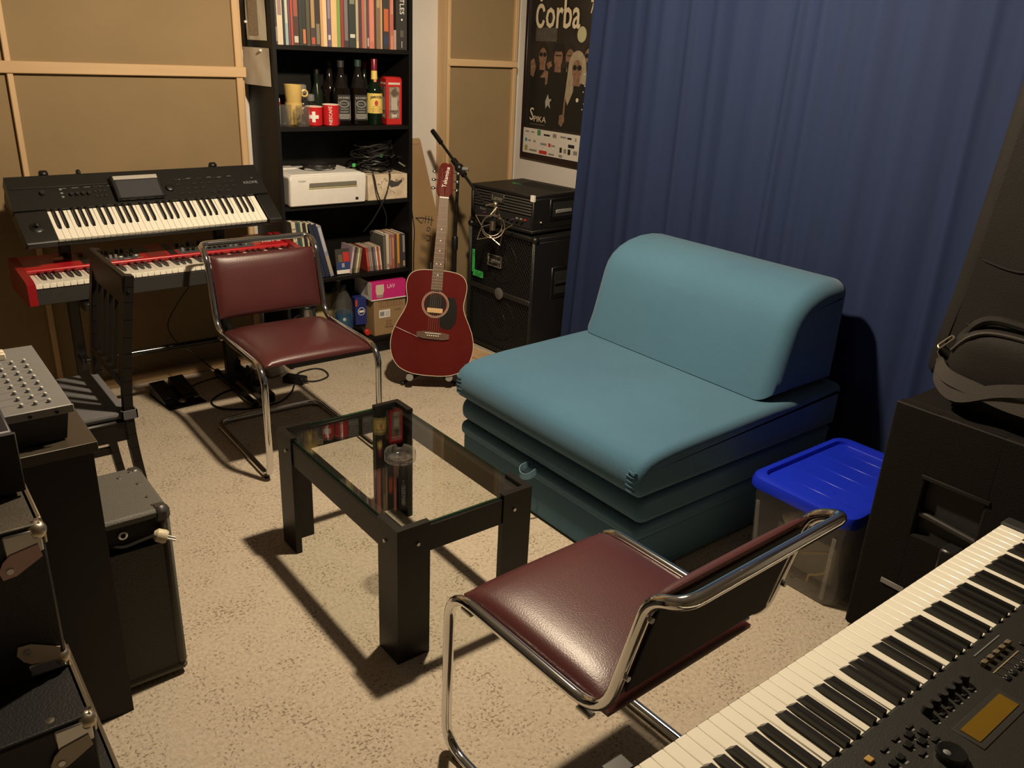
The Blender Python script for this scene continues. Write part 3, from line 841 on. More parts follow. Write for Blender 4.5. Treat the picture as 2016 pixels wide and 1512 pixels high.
t = thing('white_carton', 'scuffed white carton with black scribbles beside the printer', 'carton', (2.062, 3.778, S2))
obj('box', MB().box(0, .230, 0, .26, 0, .126, .002), mat('worn_white_carton', (.66, .56, .42), .85, col2=(.50, .40, .28), scale=18), t)
ink = flat((.045, .04, .04))
rs = random.Random(5)
for k in range(14):
    x, z = rs.uniform(.06, .21), rs.uniform(.02, .10)
    obj('scribble', MB().tube(smooth([(x, -.0008, z), (x+rs.uniform(-.012, .012), -.0008, z+rs.uniform(.004, .014)), (x+rs.uniform(0, .016), -.0008, z+rs.uniform(-.008, .012))], 4), .0009, 5), ink, t)
obj('torn_patch', MB().prism([(.115, .078), (.135, .060), (.175, .066), (.200, .088), (.195, .098), (.170, .086), (.15, .09), (.135, .098)], 0, .0012, frame((0, -.0002, 0), (1, 0, 0), (0, 0, 1))), flat((.05, .045, .045)), t)
# coils and cables lying on printer and carton
def cable(name, pts, r, m, label=None, cat='cable', n=6, group=None, sub=5):
    o = obj(name, MB().tube(smooth(pts, sub), r, n), m)
    if label: tag(o, label, cat, group)
    return o
M_CABLE = mat('black_cable', (.010, .010, .010), .45)
t = thing('cable_coil', 'black coiled cable ring lying on the printer', 'cable', (1.855, 3.89, S2+.157))
for k in range(4):
    obj('loop', MB().tube([((.075+.004*k)*math.cos(2*PI*i/28), (.060+.004*k)*math.sin(2*PI*i/28), .004+.004*k+.003*math.sin(i*.9+k)) for i in range(28)], .0035, 6, True), M_CABLE, t)
obj('plug', MB().cyl((.045, -.03, .012), (.075, -.018, .016), .004, n=8), M_STEEL, t)
t = thing('cable_tangle', 'heap of tangled black cables with green tape tags on the white carton', 'cables', (2.16, 3.89, S2+.1275))
rs = random.Random(11)
for k in range(19):
    pts = []
    cx, cy, rx, ry = rs.uniform(-.02, .03), rs.uniform(-.02, .03), rs.uniform(.06, .10), rs.uniform(.05, .09)
    ph = rs.uniform(0, 6)
    for i in range(24):
        a = 2*PI*i/24
        pts.append((cx+rx*math.cos(a)*(1+.15*math.sin(3*a+ph)), cy+ry*math.sin(a)*(1+.15*math.cos(2*a+ph)), .006+.0062*k+.026*(.5+.5*math.sin(a+ph))*(k/19)+.010*math.sin(2*a+ph)**2))
    obj('loop', MB().tube(pts, .0036, 6, True), M_CABLE, t)
for x, y, z in ((-.135, -.04, .040), (-.005, -.085, .088)):
    obj('green_tape_tag', MB().box(x-.009, x+.009, y-.006, y+.006, z-.008, z+.010, .003), M_GREEN, t)
obj('lead', MB().tube(smooth([(-.005, -.08, .088), (-.06, -.07, .07), (-.135, -.04, .040), (-.17, -.02, .028)], 5), .0036, 6), M_CABLE, t)
for a, b in (((.055, -.06, .115), (.075, -.055, .120)), ((.10, -.08, .052), (.128, -.095, .032)), ((.06, -.07, .075), (.085, -.065, .088)), ((.12, -.03, .075), (.135, -.025, .068))):
    obj('jack_plug', MB().cyl(a, b, .004, n=8), M_STEEL, t)
cable('hanging_cable', [(2.085, 3.775, .965), (2.088, 3.755, .93), (2.10, 3.750, .86), (2.125, 3.748, .80), (2.155, 3.760, .74), (2.17, 3.79, .68)], .0035, M_CABLE, 'black cable hanging down over the carton, crossing to the right')
cable('hanging_cable', [(2.18, 3.77, .962), (2.172, 3.746, .93), (2.145, 3.736, .86), (2.112, 3.734, .80), (2.07, 3.756, .72), (2.045, 3.80, .66)], .0035, M_CABLE, 'black cable hanging down over the carton, crossing to the left')

# ---------------------------------------------------------------- books and discs on the lower shelf
S1 = SHELF[1]+.0006
def lean_book(i, x, th, h, d, lean, col, lab, cat='book', marks=(), y=3.79):
    return book('book', x, x+th, S1, h, d, y, col, lab, cat, 'books leaning at the left of the disc shelf', lean, marks)
LB = [(.020, .292, (.62, .54, .40), 'cream ring-bound notebook at the left end of the disc shelf'), (.010, .290, (.05, .07, .10), 'thin dark blue book beside the cream notebook'),
      (.011, .288, (.035, .10, .07), 'dark green thin book on the disc shelf'), (.010, .286, (.58, .50, .36), 'thin cream book right of the green one'),
      (.016, .284, (.03, .028, .026), 'black book between two cream spines on the disc shelf'), (.008, .282, (.58, .50, .34), 'narrow cream spine left of the leaning navy books'),
      (.018, .284, (.022, .028, .055), 'navy book, left of the leaning navy pair'), (.022, .280, (.018, .024, .060), 'navy book, right of the leaning navy pair')]
xb = 1.677
for i, (th, h, c, lab) in enumerate(LB):
    L = R(-5.5) if i < 6 else R(-14)
    if i == 6: xb = 1.803
    t = lean_book(i, xb, th, h, .19, L, c, lab)
    xb += th/math.cos(L)+.0012
    if i == 0:
        for k in range(12):
            obj('ring', MB().torus((.010, -.002, .02+.022*k), (0, 0, 1), .007, .0012, 10, 5), M_STEEL, t)
t = lean_book(8, xb+.001, .020, .268, .18, R(-14), (.25, .27, .36), 'grey-blue magazine with spotted spine leaning over the disc cases', 'magazine', [(.05, .42, (.40, .34, .22)), (.50, .97, (.48, .48, .52))])
def disc(x, th, h, d, lean, col, lab, cat='disc case', marks=(), y=3.795, name='disc_case', gr='disc cases on the lower shelf'):
    return book(name, x, x+th, S1, h, d, y, col, lab, cat, gr, lean, marks)
t = thing('puzzle_box', 'small box with blue and red printed front leaning on the disc shelf', 'box', M=Matrix.Translation((1.888, 3.800, S1+.0024)) @ Matrix.Rotation(R(-3), 4, 'Z') @ Matrix.Rotation(R(-8), 4, 'X'))
obj('box', MB().box(0, .078, 0, .014, 0, .128, .001), flat((.04, .036, .034)), t)
obj('white_band', MB().box(.001, .077, -.0008, .002, .003, .022), M_PRINTW, t)
obj('blue_band', MB().box(.001, .077, -.0008, .002, .022, .062), flat((.022, .045, .15)), t)
obj('red_figure_print', MB().box(.040, .074, -.0010, .002, .062, .112), flat((.48, .025, .02)), t)
obj('dark_figure_print', MB().box(.014, .036, -.0010, .002, .062, .100), flat((.14, .11, .06)), t)
obj('emblem_print', MB().box(.03, .045, -.0012, .002, .034, .056), flat((.30, .32, .38)), t)
DS = [(1.956, .012, .140, 10, (.40, .30, .36), 'lilac case leaning right of the printed box'), (1.971, .008, .132, 10, (.05, .045, .035), 'dark case right of the lilac one'),
      (1.981, .008, .132, 10, (.14, .12, .085), 'olive case third in the disc row'), (1.991, .009, .130, 10, (.56, .48, .30), 'cream case tilted right in the disc row'),
      (2.002, .009, .130, 10, (.20, .16, .115), 'brown case beside the tilted cream one'),
      (2.063, .011, .128, -6, (.40, .05, .04), 'red case in the middle of the disc row'), (2.0755, .011, .128, -6, (.21, .17, .17), 'grey case right of the red one'),
      (2.088, .008, .128, -6, (.32, .24, .17), 'tan case right of the grey one'), (2.0975, .009, .127, -6, (.055, .05, .055), 'charcoal case near the right of the disc row'),
      (2.108, .010, .127, -6, (.17, .13, .17), 'dull purple case near the right of the disc row'), (2.1195, .008, .127, -6, (.60, .54, .42), 'white case near the right of the disc row'),
      (2.129, .010, .127, -6, (.36, .06, .04), 'brick red case near the right of the disc row'), (2.1405, .008, .127, -6, (.58, .50, .38), 'cream case last before the grey film case')]
for x, th, h, ln, c, lab in DS:
    disc(x, th, h, .125, R(ln), c, lab, marks=[(.2, .8, tuple(min(1, q*1.5+.03) for q in c))])
FS = [(2.156, .016, .182, (.12, .115, .10), 'grey film case, leftmost of the tall ones', []), (2.1735, .016, .184, (.60, .52, .38), 'white film case in the tall row', [(.05, .16, (.35, .22, .12))]),
      (2.191, .014, .183, (.26, .12, .13), 'pinkish film case in the tall row', [(.1, .9, (.38, .24, .22))]), (2.2065, .015, .183, (.40, .13, .07), 'orange-red film case in the tall row', [(.3, .9, (.50, .27, .14))]),
      (2.223, .014, .182, (.085, .05, .06), 'dark maroon film case in the tall row', []), (2.2385, .014, .184, (.60, .30, .04), 'orange-yellow film case in the tall row', [(.0, .14, (.13, .04, .05))]),
      (2.254, .014, .182, (.05, .042, .042), 'black film case in the tall row', []), (2.2695, .018, .182, (.06, .05, .05), 'black film case with pale lettering at the right end', [(.45, .95, (.30, .26, .22)), (.04, .2, (.42, .30, .15))])]
for x, th, h, c, lab, mk in FS:
    book('film_case', x, x+th, S1, h, .14, 3.79, c, lab, 'film case', 'film cases on the lower shelf', R(-1.2), mk)

# ---------------------------------------------------------------- bottom shelf
S0 = SHELF[0]+.0006
t = thing('brown_carton', 'brown cardboard carton with white barcode label on the bottom shelf', 'carton', (2.092, 3.79, S0))
obj('box', MB().box(0, .195, 0, .25, 0, .200, .002), M_CARD, t)
lb = obj('barcode_label', MB().box(.030, .098, -.0008, .001, .098, .142), M_PRINTW, t)
for k in range(9):
    obj('barcode_bar', MB().box(.036+.0029*k, .0375+.0029*k+.0007*(k % 2), -.0012, 0, .108, .132), flat((.08, .07, .09)), lb)
for k in range(3):
    obj('label_line', MB().box(.068, .092, -.0012, 0, .108+.009*k, .111+.009*k), flat((.35, .33, .33)), lb)
dk = flat((.10, .055, .025))
for s_, zz in (('G.W', .074), ('N.W', .058), ('MADE', .042)):
    lettering(s_, .018, dk, t, frame((.090, -.0006, zz), (1, 0, 0), (0, 0, 1)))
lettering('6 PCS', .016, dk, t, frame((.145, -.0006, .132), (1, 0, 0), (0, 0, 1)))
for k in range(4):
    x = .030+.038*k
    sy = MB()
    sy.box(x, x+.030, -.0008, .0004, .158, .160).box(x, x+.030, -.0008, .0004, .186, .188).box(x, x+.002, -.0008, .0004, .158, .188).box(x+.028, x+.030, -.0008, .0004, .158, .188)
    sy.box(x+.012, x+.018, -.0008, .0004, .164, .182)
    obj('care_symbol', sy, flat((.22, .12, .055)), t)
t = thing('pink_carton', 'pink and white glassware carton lying on the brown carton', 'carton', (2.076, 3.785, S0+.2003), R(-2))
obj('box', MB().box(0, .205, 0, .20, 0, .100, .001), mat('hot_pink_print', (.62, .025, .22), .45), t)
obj('white_side', MB().box(-.0008, .001, .001, .199, .001, .099), M_PRINTW, t)
obj('white_base', MB().box(-.001, .206, -.001, .2, 0, .006), M_PRINTW, t)
gp = obj('glass_print', MB().prism([(.030, .030), (.024, .05), (.026, .085), (.072, .085), (.074, .05), (.066, .030)], 0, .0010, frame((0, -.0002, 0), (1, 0, 0), (0, 0, 1))), flat((.66, .58, .46)), t)
obj('glass_base_print', MB().prism([(.028, .016), (.028, .030), (.068, .030), (.068, .016), (.048, .012)], 0, .0009, frame((0, -.0002, 0), (1, 0, 0), (0, 0, 1))), flat((.38, .26, .25)), t)
lettering('LAV', .030, M_PRINTW, t, frame((.115, -.0006, .070), (1, 0, 0), (0, 0, 1)), sx=.9)
obj('glass_print', MB().prism([(-.060, .025), (-.055, .085), (-.02, .085), (-.015, .025)], 0, .0012, FRONT_X((-.0006, .02, 0)) @ Matrix.Translation((.0, 0, 0))), flat((.42, .38, .33)), t)
t = thing('blue_carton', 'blue carton with white emblem behind the water bottle', 'carton', (2.018, 3.86, S0+.0555), R(-8))
obj('box', MB().box(0, .062, 0, .12, 0, .150, .001), mat('dark_blue_print', (.020, .030, .17), .45), t)
obj('emblem', MB().prism(ellipse(.034, .075, .020, .022, 16), 0, .001, frame((0, -.0002, 0), (1, 0, 0), (0, 0, 1))), M_PRINTW, t)
obj('emblem_inner', MB().prism(ellipse(.034, .075, .017, .019, 16), 0, .0014, frame((0, -.0002, 0), (1, 0, 0), (0, 0, 1))), mat('dark_blue_print', (.020, .030, .17), .45), t)
obj('emblem_bar', MB().box(.021, .047, -.0020, 0, .069, .081), M_PRINTW, t)
obj('red_stripe', MB().box(.0, .012, -.001, .001, .105, .14), flat((.45, .06, .03)), t)
t = thing('water_bottle', 'big clear plastic bottle with blue label on the bottom shelf', 'bottle', (1.958, 3.875, S0))
PB = [(.040, 0), (.046, .008), (.047, .03), (.046, .15), (.047, .165), (.042, .20), (.028, .235), (.015, .255), (.0135, .275)]
obj('body', MB().lathe(PB, 26), clear_mat('bottle_plastic', (.86, .86, .83), .06, 1.5, .16, (.5, .5, .46)), t)
obj('label', MB().lathe([(.0478, .055), (.0478, .135)], 26), mat('bottle_blue_label', (.012, .045, .13), .4, col2=(.04, .12, .22), scale=20), t)
obj('label_sun', MB().sphere((-.02, -.0445, .108), .010, 12, 8, (1, .25, 1)), flat((.48, .50, .38)), t)
obj('cap', MB().lathe([(.0155, .270), (.0155, .288), (.014, .290)], 16), flat((.03, .05, .14), .4), t)
t = thing('empty_bottle', 'empty clear bottle standing behind the labelled water bottle', 'bottle', (1.975, 3.965, S0))
obj('body', MB().lathe([(.036, 0), (.040, .006), (.041, .18), (.036, .23), (.016, .27), (.013, .29)], 22), clear_mat('bottle_plastic', (.86, .86, .83), .06, 1.5, .16, (.5, .5, .46)), t)
obj('cap', MB().lathe([(.0145, .285), (.0145, .30), (.012, .302)], 14), M_WHITE, t)
t = thing('paper_bag', 'cream paper bag behind the water bottle', 'bag', (1.89, 4.010, S0))
obj('bag', MB().box(-.03, .125, 0, .045, 0, .205, .01), mat('cream_bag_paper', (.52, .43, .22), .8), t)
t = thing('steel_kettle', 'small brushed steel kettle on the bottom shelf, left of the water bottle', 'kettle', (1.745, 3.875, S0))
obj('body', MB().lathe([(.050, 0), (.053, .006), (.050, .10), (.045, .185), (.044, .192)], 28), M_STEEL, t)
obj('rim', MB().torus((0, 0, .192), (0, 0, 1), .0435, .003, 28, 8), M_STEEL, t)
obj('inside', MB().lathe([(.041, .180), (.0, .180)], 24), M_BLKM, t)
obj('spoon_rest', MB().tube([(-.03, .0, .186), (.0, -.01, .192), (.025, -.012, .189)], .003, 6), M_STEEL, t)
obj('handle', MB().tube(fillet([(-.047, -.012, .16), (-.082, -.022, .155), (-.085, -.022, .06), (-.050, -.012, .05)], .02), .006, 8), M_BLK, t)
t = thing('wine_bottle', 'dark bottle lying with its red cap facing out on the bottom shelf', 'bottle', (2.055, 3.835, S0+.0275), R(0))
Ml = Matrix.Rotation(PI/2, 4, 'X')
obj('body', MB().lathe([(.027, -.16), (.027, -.04), (.014, .0), (.014, .025)], 18, Ml @ Matrix.Translation((0, 0, 0))), mat('dark_bottle', (.012, .012, .010), .15), t)
obj('cap', MB().lathe([(.0165, .022), (.0165, .042), (.014, .044)], 16, Ml), mat('red_cap', (.55, .03, .02), .4), t)
# ---------------------------------------------------------------- cardboard sheet and guitar corner
t = thing('cardboard_sheet', 'tall folded sheet of brown cardboard leaning on the wall beside the bookcase', 'cardboard', (2.335, 4.072, 0))
q = [(0, 0), (.322, 0), (.322, .62), (.212, 1.075), (.20, 1.085), (0, 1.085)]
Mc = frame((0, -.075, 0), (1, 0, 0), (0, .062, 1.0))
obj('sheet', MB().prism(q, -.003, .003, Mc), M_CARD, t)
obj('top_fold', MB().box(0, .205, 1.055, 1.085, .003, .006, 0, Mc), mat('cardboard_fold', (.36, .235, .115), .9), t)
obj('crease', MB().box(.0, .30, .655, .657, .003, .0035, 0, Mc), flat((.30, .19, .09)), t)
obj('crease', MB().box(.0, .33, .525, .527, .003, .0035, 0, Mc), flat((.30, .19, .09)), t)
mk = flat((.02, .02, .02))
for pts in ([(.165, .655), (.205, .618), (.22, .648), (.172, .652)], [(.20, .652), (.285, .630)], [(.235, .660), (.228, .620)], [(.255, .655), (.250, .615)], [(.275, .65), (.268, .60)],
            [(.245, .595), (.262, .585), (.25, .570), (.238, .575), (.245, .595)], [(.235, .55), (.262, .54), (.255, .515), (.235, .52)]):
    obj('marker_stroke', MB().tube([(x, y, .0035) for x, y in pts], .0028, 5, False, Mc), mk, t)

# ================================================================ sofa bed
def sofa():
    X0, X1, Y0, Y1 = 1.716, 2.752, 1.476, 2.432
    t = thing('sofa_bed', 'teal upholstered single sofa bed with a rounded backrest cushion', 'sofa', (X0, Y0, 0))
    W = Y1-Y0
    D = X1-X0
    def rr(x0, x1, z0, z1, r, rf=None, n=5):
        rf = r if rf is None else rf
        p = []
        for cx, cz, a0, rad in ((x1-r, z0+r, -PI/2, r), (x1-r, z1-r, 0, r), (x0+rf, z1-rf, PI/2, rf), (x0+rf, z0+rf, PI, rf)):
            for k in range(n+1):
                a = a0+PI/2*k/n
                p.append((cx+rad*math.cos(a), cz+rad*math.sin(a)))
        return p
    obj('base', MB().pillow(rr(.012, D, .006, .165, .012, .012), .004, W-.004, .012, 3), M_SOFA, t)
    obj('lower_mattress', MB().pillow(rr(-.004, D-.002, .150, .212, .012, .028), .001, W-.001, .02, 4), M_SOFA, t)
    obj('middle_mattress', MB().pillow(rr(-.002, D-.002, .208, .308, .015, .045), .0, W, .022, 4), M_SOFA, t)
    seat = [(D, .312), (D, .468), (D-.006, .474), (.62, .475), (.35, .468), (.20, .464), (.11, .459), (.05, .452), (.012, .441), (-.012, .424), (-.026, .400), (-.030, .372), (-.028, .345), (-.018, .324), (.0, .312)]
    obj('seat_cushion', MB().pillow(seat, -.012, W+.012, .030, 6), M_SOFA, t)
    back = [(.612, .478), (.640, .560), (.664, .650), (.686, .735), (.702, .775), (.728, .808), (.765, .834), (.815, .854), (.875, .866), (.935, .868), (.985, .862), (1.012, .846), (1.022, .82), (1.024, .60), (1.022, .480)]
    obj('backrest_cushion', MB().pillow(back, .018, W+.002, .060, 8), M_SOFA, t)
    # stitched seam piping along the seat and back ends
    for k in range(5):
        obj('pucker', MB().tube(smooth([(-.022, .004, .405-.016*k), (-.030, .016, .403-.016*k), (-.029, .036+.005*(k % 2), .404-.016*k)], 3), .0022, 5), M_SOFA, t)
        obj('pucker', MB().tube(smooth([(-.022, W-.004, .405-.016*k), (-.030, W-.016, .403-.016*k), (-.029, W-.036-.005*(k % 2), .404-.016*k)], 3), .0022, 5), M_SOFA, t)
    for k in range(3):
        z = .755-.026*k
        xx = .696-.008*k
        obj('pucker', MB().tube(smooth([(xx+.004, .064, z), (xx+.001, .080, z-.003), (xx+.002, .105+.012*(k % 2), z-.006)], 3), .0016, 5), M_SOFA, t)
    # fabric pull tab
    yb = .50
    strap = smooth([(.0, yb+.032, .200), (-.030, yb+.034, .192), (-.046, yb+.020, .180), (-.044, yb+.002, .176), (-.030, yb-.014, .182), (.0, yb-.018, .196)], 5)
    mb = MB().ribbon(strap, .022, .003, (0, .15, 1))
    obj('pull_tab', mb, mat('teal_tape', (.12, .23, .31), .8), t)
sofa()

# ================================================================ chrome cantilever chairs
def tube_chair(loc, rz, label):
    t = thing('cantilever_chair', label, 'chair', loc, rz, 'chrome cantilever chairs')
    W = .463/2
    side = lambda s: [(s*W, .605, .0135), (s*W, 0.0, .0135), (s*W, .004, .458), (s*W, .478, .458), (s*W, .548, .755), (s*W, .618, .785)]
    l, r_ = side(-1), side(1)
    path = l + r_[::-1]
    rad = [.07, .075, .085, .075, .055, .06, .06, .055, .075, .085, .075, .07]
    obj('frame', MB().tube(fillet(path, rad, 7, True), .0125, 12, True), M_CHROME, t)
    # seat pad
    def pad(w, d, th, M, nm):
        nx, ny = 12, 12
        v = []; f = []
        def H(u, v_):
            e = (1-abs(2*u-1)**5)*(1-abs(2*v_-1)**5)
            return e
        for top in (1, 0):
            for j in range(ny+1):
                for i in range(nx+1):
                    u, q = i/nx, j/ny
                    uu = .5-.5*math.cos(PI*u); qq = .5-.5*math.cos(PI*q)
                    e = max(H(uu, qq), 0)**.5
                    z = th*(.30+.70*e) if top else th*(.12-.12*e)
                    v.append(((uu-.5)*w, qq*d, z))
        n1 = (nx+1)*(ny+1)
        for j in range(ny):
            for i in range(nx):
                a = j*(nx+1)+i
                f.append((a, a+1, a+nx+2, a+nx+1)); f.append((n1+a, n1+a+nx+1, n1+a+nx+2, n1+a+1))
        ring = [i for i in range(nx+1)]+[j*(nx+1)+nx for j in range(1, ny+1)]+[ny*(nx+1)+i for i in range(nx-1, -1, -1)]+[j*(nx+1) for j in range(ny-1, 0, -1)]
        for a, b in zip(ring, ring[1:]+ring[:1]): f.append((a, n1+a, n1+b, b))
        return obj(nm, MB().add(v, f, M), M_LEATH, t)
    pad(.430, .442, .046, Matrix.Translation((0, .034, .441)), 'seat')
    th = math.atan2(.07, .297)
    Mb = frame((0, .478+.07*.16+.006, .458+.297*.16), (1, 0, 0), (0, .07, .297))
    pad(.432, .250, .032, Mb, 'backrest')
    obj('seat_lining', MB().box(-.200, .200, .06, .46, .438, .4415, .001), M_BLKM, t)
    obj('backrest_lining', MB().box(-.205, .205, .012, .238, -.004, .0005, .001, Mb), M_BLKM, t)
    for s in (-1, 1):
        for y in (.06, .42):
            obj('seat_bracket', MB().box(s*W-.006 if s > 0 else s*W-.012, s*W+.012 if s > 0 else s*W+.006, y, y+.035, .440, .447, .001), M_STEEL, t)
        for q in (.40, .88):
            p = Vector((s*W, .478+.07*q, .458+.297*q))
            obj('screw', MB().cyl(p+Vector((0, .012, 0)), p+Vector((0, .020, 0)), .0055, n=10), M_STEEL, t)
        for y in (.05, .55):
            obj('floor_glide', MB().box(s*W-.009, s*W+.009, y-.012, y+.012, .0002, .006, .002), M_BLK, t)
tube_chair((1.281, 2.712, 0), R(-1.0), 'chrome cantilever chair with burgundy padding in front of the bookcase, facing us')
tube_chair((1.105, 1.272, 0), R(181.4), 'chrome cantilever chair with burgundy padding in the foreground, seen from behind')

# ================================================================ coffee table
def coffee_table():
    X0, X1, Y0, Y1, H = .925, 1.366, 1.576, 2.318, .4175
    t = thing('coffee_table', 'low black-brown coffee table with a clear glass top', 'table', (X0, Y0, 0))
    w, d = X1-X0, Y1-Y0
    T, B = .020, .100
    for i, (sx, sy) in enumerate(((0, 0), (1, 0), (0, 1), (1, 1))):
        px = [0, B, B, T, T, 0]; py = [0, 0, T, T, B, B]
        poly = [((w-a) if sx else a, (d-b) if sy else b) for a, b in zip(px, py)]
        lg = obj('leg', MB().prism(poly, 0, H), M_BLACKW, t)
        bx = w-.062 if sx else .062; by = d-.062 if sy else .062
        yo = d if sy else 0; xo = w if sx else 0
        s1 = 1 if sy else -1; s2 = 1 if sx else -1
        obj('bolt', MB().cyl((bx, yo-s1*.002, .362), (bx, yo+s1*.004, .362), .0062, .005, 12), M_STEEL, lg)
        obj('bolt', MB().cyl((xo-s2*.002, by, .362), (xo+s2*.004, by, .362), .0062, .005, 12), M_STEEL, lg)
    z0, z1 = .325, .402
    obj('apron', MB().box(B+.001, w-B-.001, .004, .022, z0, z1, .001), M_BLACKW, t)
    obj('apron', MB().box(B+.001, w-B-.001, d-.022, d-.004, z0, z1, .001), M_BLACKW, t)
    obj('apron', MB().box(.004, .022, B+.001, d-B-.001, z0, z1, .001), M_BLACKW, t)
    obj('apron', MB().box(w-.022, w-.004, B+.001, d-B-.001, z0, z1, .001), M_BLACKW, t)
    for x in (T+.001, w-T-.019):
        obj('glass_support', MB().box(x, x+.018, T+.001, d-T-.001, z1-.03, z1), M_BLACKW, t)
    g = obj('glass_top', MB().box(.0135, w-.0135, .0135, d-.0135, .4035, .4108), M_GLASS, t)
    e = MB()
    a0, a1, b0, b1 = .0135, w-.0135, .0135, d-.0135
    e.box(a0-.0012, a0, b0, b1, .4035, .4112).box(a1, a1+.0012, b0, b1, .4035, .4112).box(a0, a1, b0-.0012, b0, .4035, .4112).box(a0, a1, b1, b1+.0012, .4035, .4112)
    obj('polished_edge', e, M_GLASSE, g)
coffee_table()
t = thing('ashtray', 'round clear glass ashtray on the coffee table', 'ashtray', (1.142, 1.925, .4113))
n = 48
prof = [(.040, 0), (.046, .004), (.047, .028), (.045, .033), (.041, .033), (.037, .030), (.033, .012), (.0, .010)]
v = []; f = []
for r_, z in prof:
    for k in range(n):
        a = 2*PI*k/n
        zz = z
        for a0 in (R(60), R(180), R(300)):
            da = abs((a-a0+PI) % (2*PI)-PI)
            if da < .17 and z > .025: zz = z-.012
        v.append((r_*math.cos(a), r_*math.sin(a), zz))
for i in range(len(prof)-1):
    f += [(i*n+k, i*n+(k+1) % n, (i+1)*n+(k+1) % n, (i+1)*n+k) for k in range(n)]
f.append(tuple(range(n))[::-1])
obj('bowl', MB().add(v, f), clear_mat('ashtray_glass', (.93, .93, .92), .02, 2.2, .03, (.9, .9, .88)), t)
# ================================================================ acoustic guitar on its stand
M_BRASSD = mat('dull_fret_metal', (.30, .26, .20), .55, .6)
def guitar():
    B = Vector((2.045, 3.168, .078)); a = Vector((.228, .220, .949)).normalized()
    lat = Vector((.836, -.548, 0)); lat = (lat-lat.dot(a)*a).normalized()
    # small roll so that the lower bout sits level in the yoke
    M = frame(B, lat, a)
    t = thing('acoustic_guitar', 'wine red acoustic guitar standing in front of the bookcase and amplifier', 'guitar', M=M)
    # half outline of the body, (half width, height)
    half = [(0, 0), (.06, .002), (.11, .012), (.155, .035), (.184, .075), (.198, .125), (.198, .17), (.188, .215), (.168, .262), (.148, .302), (.137, .335), (.136, .362), (.141, .392), (.145, .425),
            (.142, .455), (.128, .482), (.102, .499), (.06, .507), (0, .509)]
    pts = smooth([(x, y, 0) for x, y in half], 3)
    poly = [(p.x, p.y) for p in pts]
    poly = poly + [(-x, y) for x, y in poly[-2:0:-1]]
    top = .0
    body = obj('body', MB().prism(poly, -.105, top), M_GTR, t)
    obj('binding', MB().tube([(x, y, top-.0005) for x, y in poly], .0015, 6, True), M_CREAM, body)
    obj('binding', MB().tube([(x, y, -.105) for x, y in poly], .0018, 6, True), M_CREAM, body)
    sc = .345
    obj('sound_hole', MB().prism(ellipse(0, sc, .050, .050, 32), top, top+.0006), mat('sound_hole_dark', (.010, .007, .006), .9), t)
    for r_, m_ in ((.0575, M_CREAM), (.0545, M_GTR), (.0635, M_CREAM)):
        obj('rosette', MB().torus((0, sc, top+.0004), (0, 0, 1), r_, .0011, 36, 6), m_, t)
    obj('pickup', MB().box(-.038, .038, sc-.042, sc-.018, top+.0006, top+.008, .003), M_MAPLE, t)
    # pickguard: follows the hole, flares below
    pg = [(.050, sc+.022), (.062, sc+.012)]
    pg = [(.0655*math.cos(R(an)), sc+.0655*math.sin(R(an))) for an in range(35, -75, -8)]
    pg += [(.022, .262), (.035, .238), (.060, .228), (.086, .236), (.103, .262), (.108, .300), (.104, .345), (.090, .385)]
    obj('pickguard', MB().prism(pg, top, top+.0018), mat('black_pickguard', (.014, .013, .012), .25), t)
    # bridge
    br = [(-.078, .186), (-.070, .184), (-.045, .178), (.045, .176), (.070, .180), (.078, .184), (.078, .206), (.045, .212), (-.045, .214), (-.078, .208)]
    b = obj('bridge', MB().prism(br, top, top+.009), M_ROSE, t)
    obj('saddle', MB().box(-.038, .038, .204, .207, top+.009, top+.013), M_IVORY, b)
    for k in range(6):
        obj('bridge_pin', MB().sphere((-.026+.0104*k, .194, top+.011), .0036, 8, 6), M_IVORY, b)
    # neck, fretboard, frets
    NB, NT = .412, .852
    W = lambda y: .0272-(y-NB)/(NT-NB)*.0052
    obj('neck', MB().add([(-.024, .505, -.03), (.024, .505, -.03), (.020, NT+.01, -.020), (-.020, NT+.01, -.020), (-W(.5), .5, .004), (W(.5), .5, .004), (W(NT), NT+.01, .004), (-W(NT), NT+.01, .004)],
        [(0, 1, 2, 3), (4, 5, 6, 7), (0, 1, 5, 4), (1, 2, 6, 5), (2, 3, 7, 6), (3, 0, 4, 7)]), M_GTR, t)
    obj('fretboard', MB().prism([(-W(NB), NB), (W(NB), NB), (W(NT), NT), (-W(NT), NT)], .0032, .0085), M_ROSE, t)
    obj('nut', MB().box(-W(NT), W(NT), NT, NT+.005, .003, .0105), M_IVORY, t)
    for k in range(1, 21):
        y = NT-.646*(1-2**(-k/12.0))
        if y < NB+.004: break
        obj('fret', MB().cyl((-W(y), y, .0088), (W(y), y, .0087), .0006, n=6), M_BRASSD, t)
    for k in (5, 7, 9, 12, 15):
        y = NT-.646*(1-(2**(-k/12.0)+2**(-(k-1)/12.0))/2)
        for dx in ((-.010, .010) if k == 12 else (0,)):
            obj('position_dot', MB().cyl((dx, y, .0085), (dx, y, .0089), .0030, n=10), M_IVORY, t)
    # headstock
    hs = [(-.0225, NT+.002), (.0225, NT+.002), (.0265, NT+.012), (.0400, NT+.038), (.0385, NT+.060), (.0325, NT+.165), (.018, NT+.182), (.004, NT+.178), (-.004, NT+.184), (-.022, NT+.180), (-.0345, NT+.160), (-.0395, NT+.060), (-.0400, NT+.038), (-.0265, NT+.012)]
    Mh = Matrix.Translation((0, NT, 0)) @ Matrix.Rotation(R(-17), 4, 'X') @ Matrix.Translation((0, -NT, 0))
    h = obj('headstock', MB().prism(hs, -.011, .005, Mh), M_GTR, t)
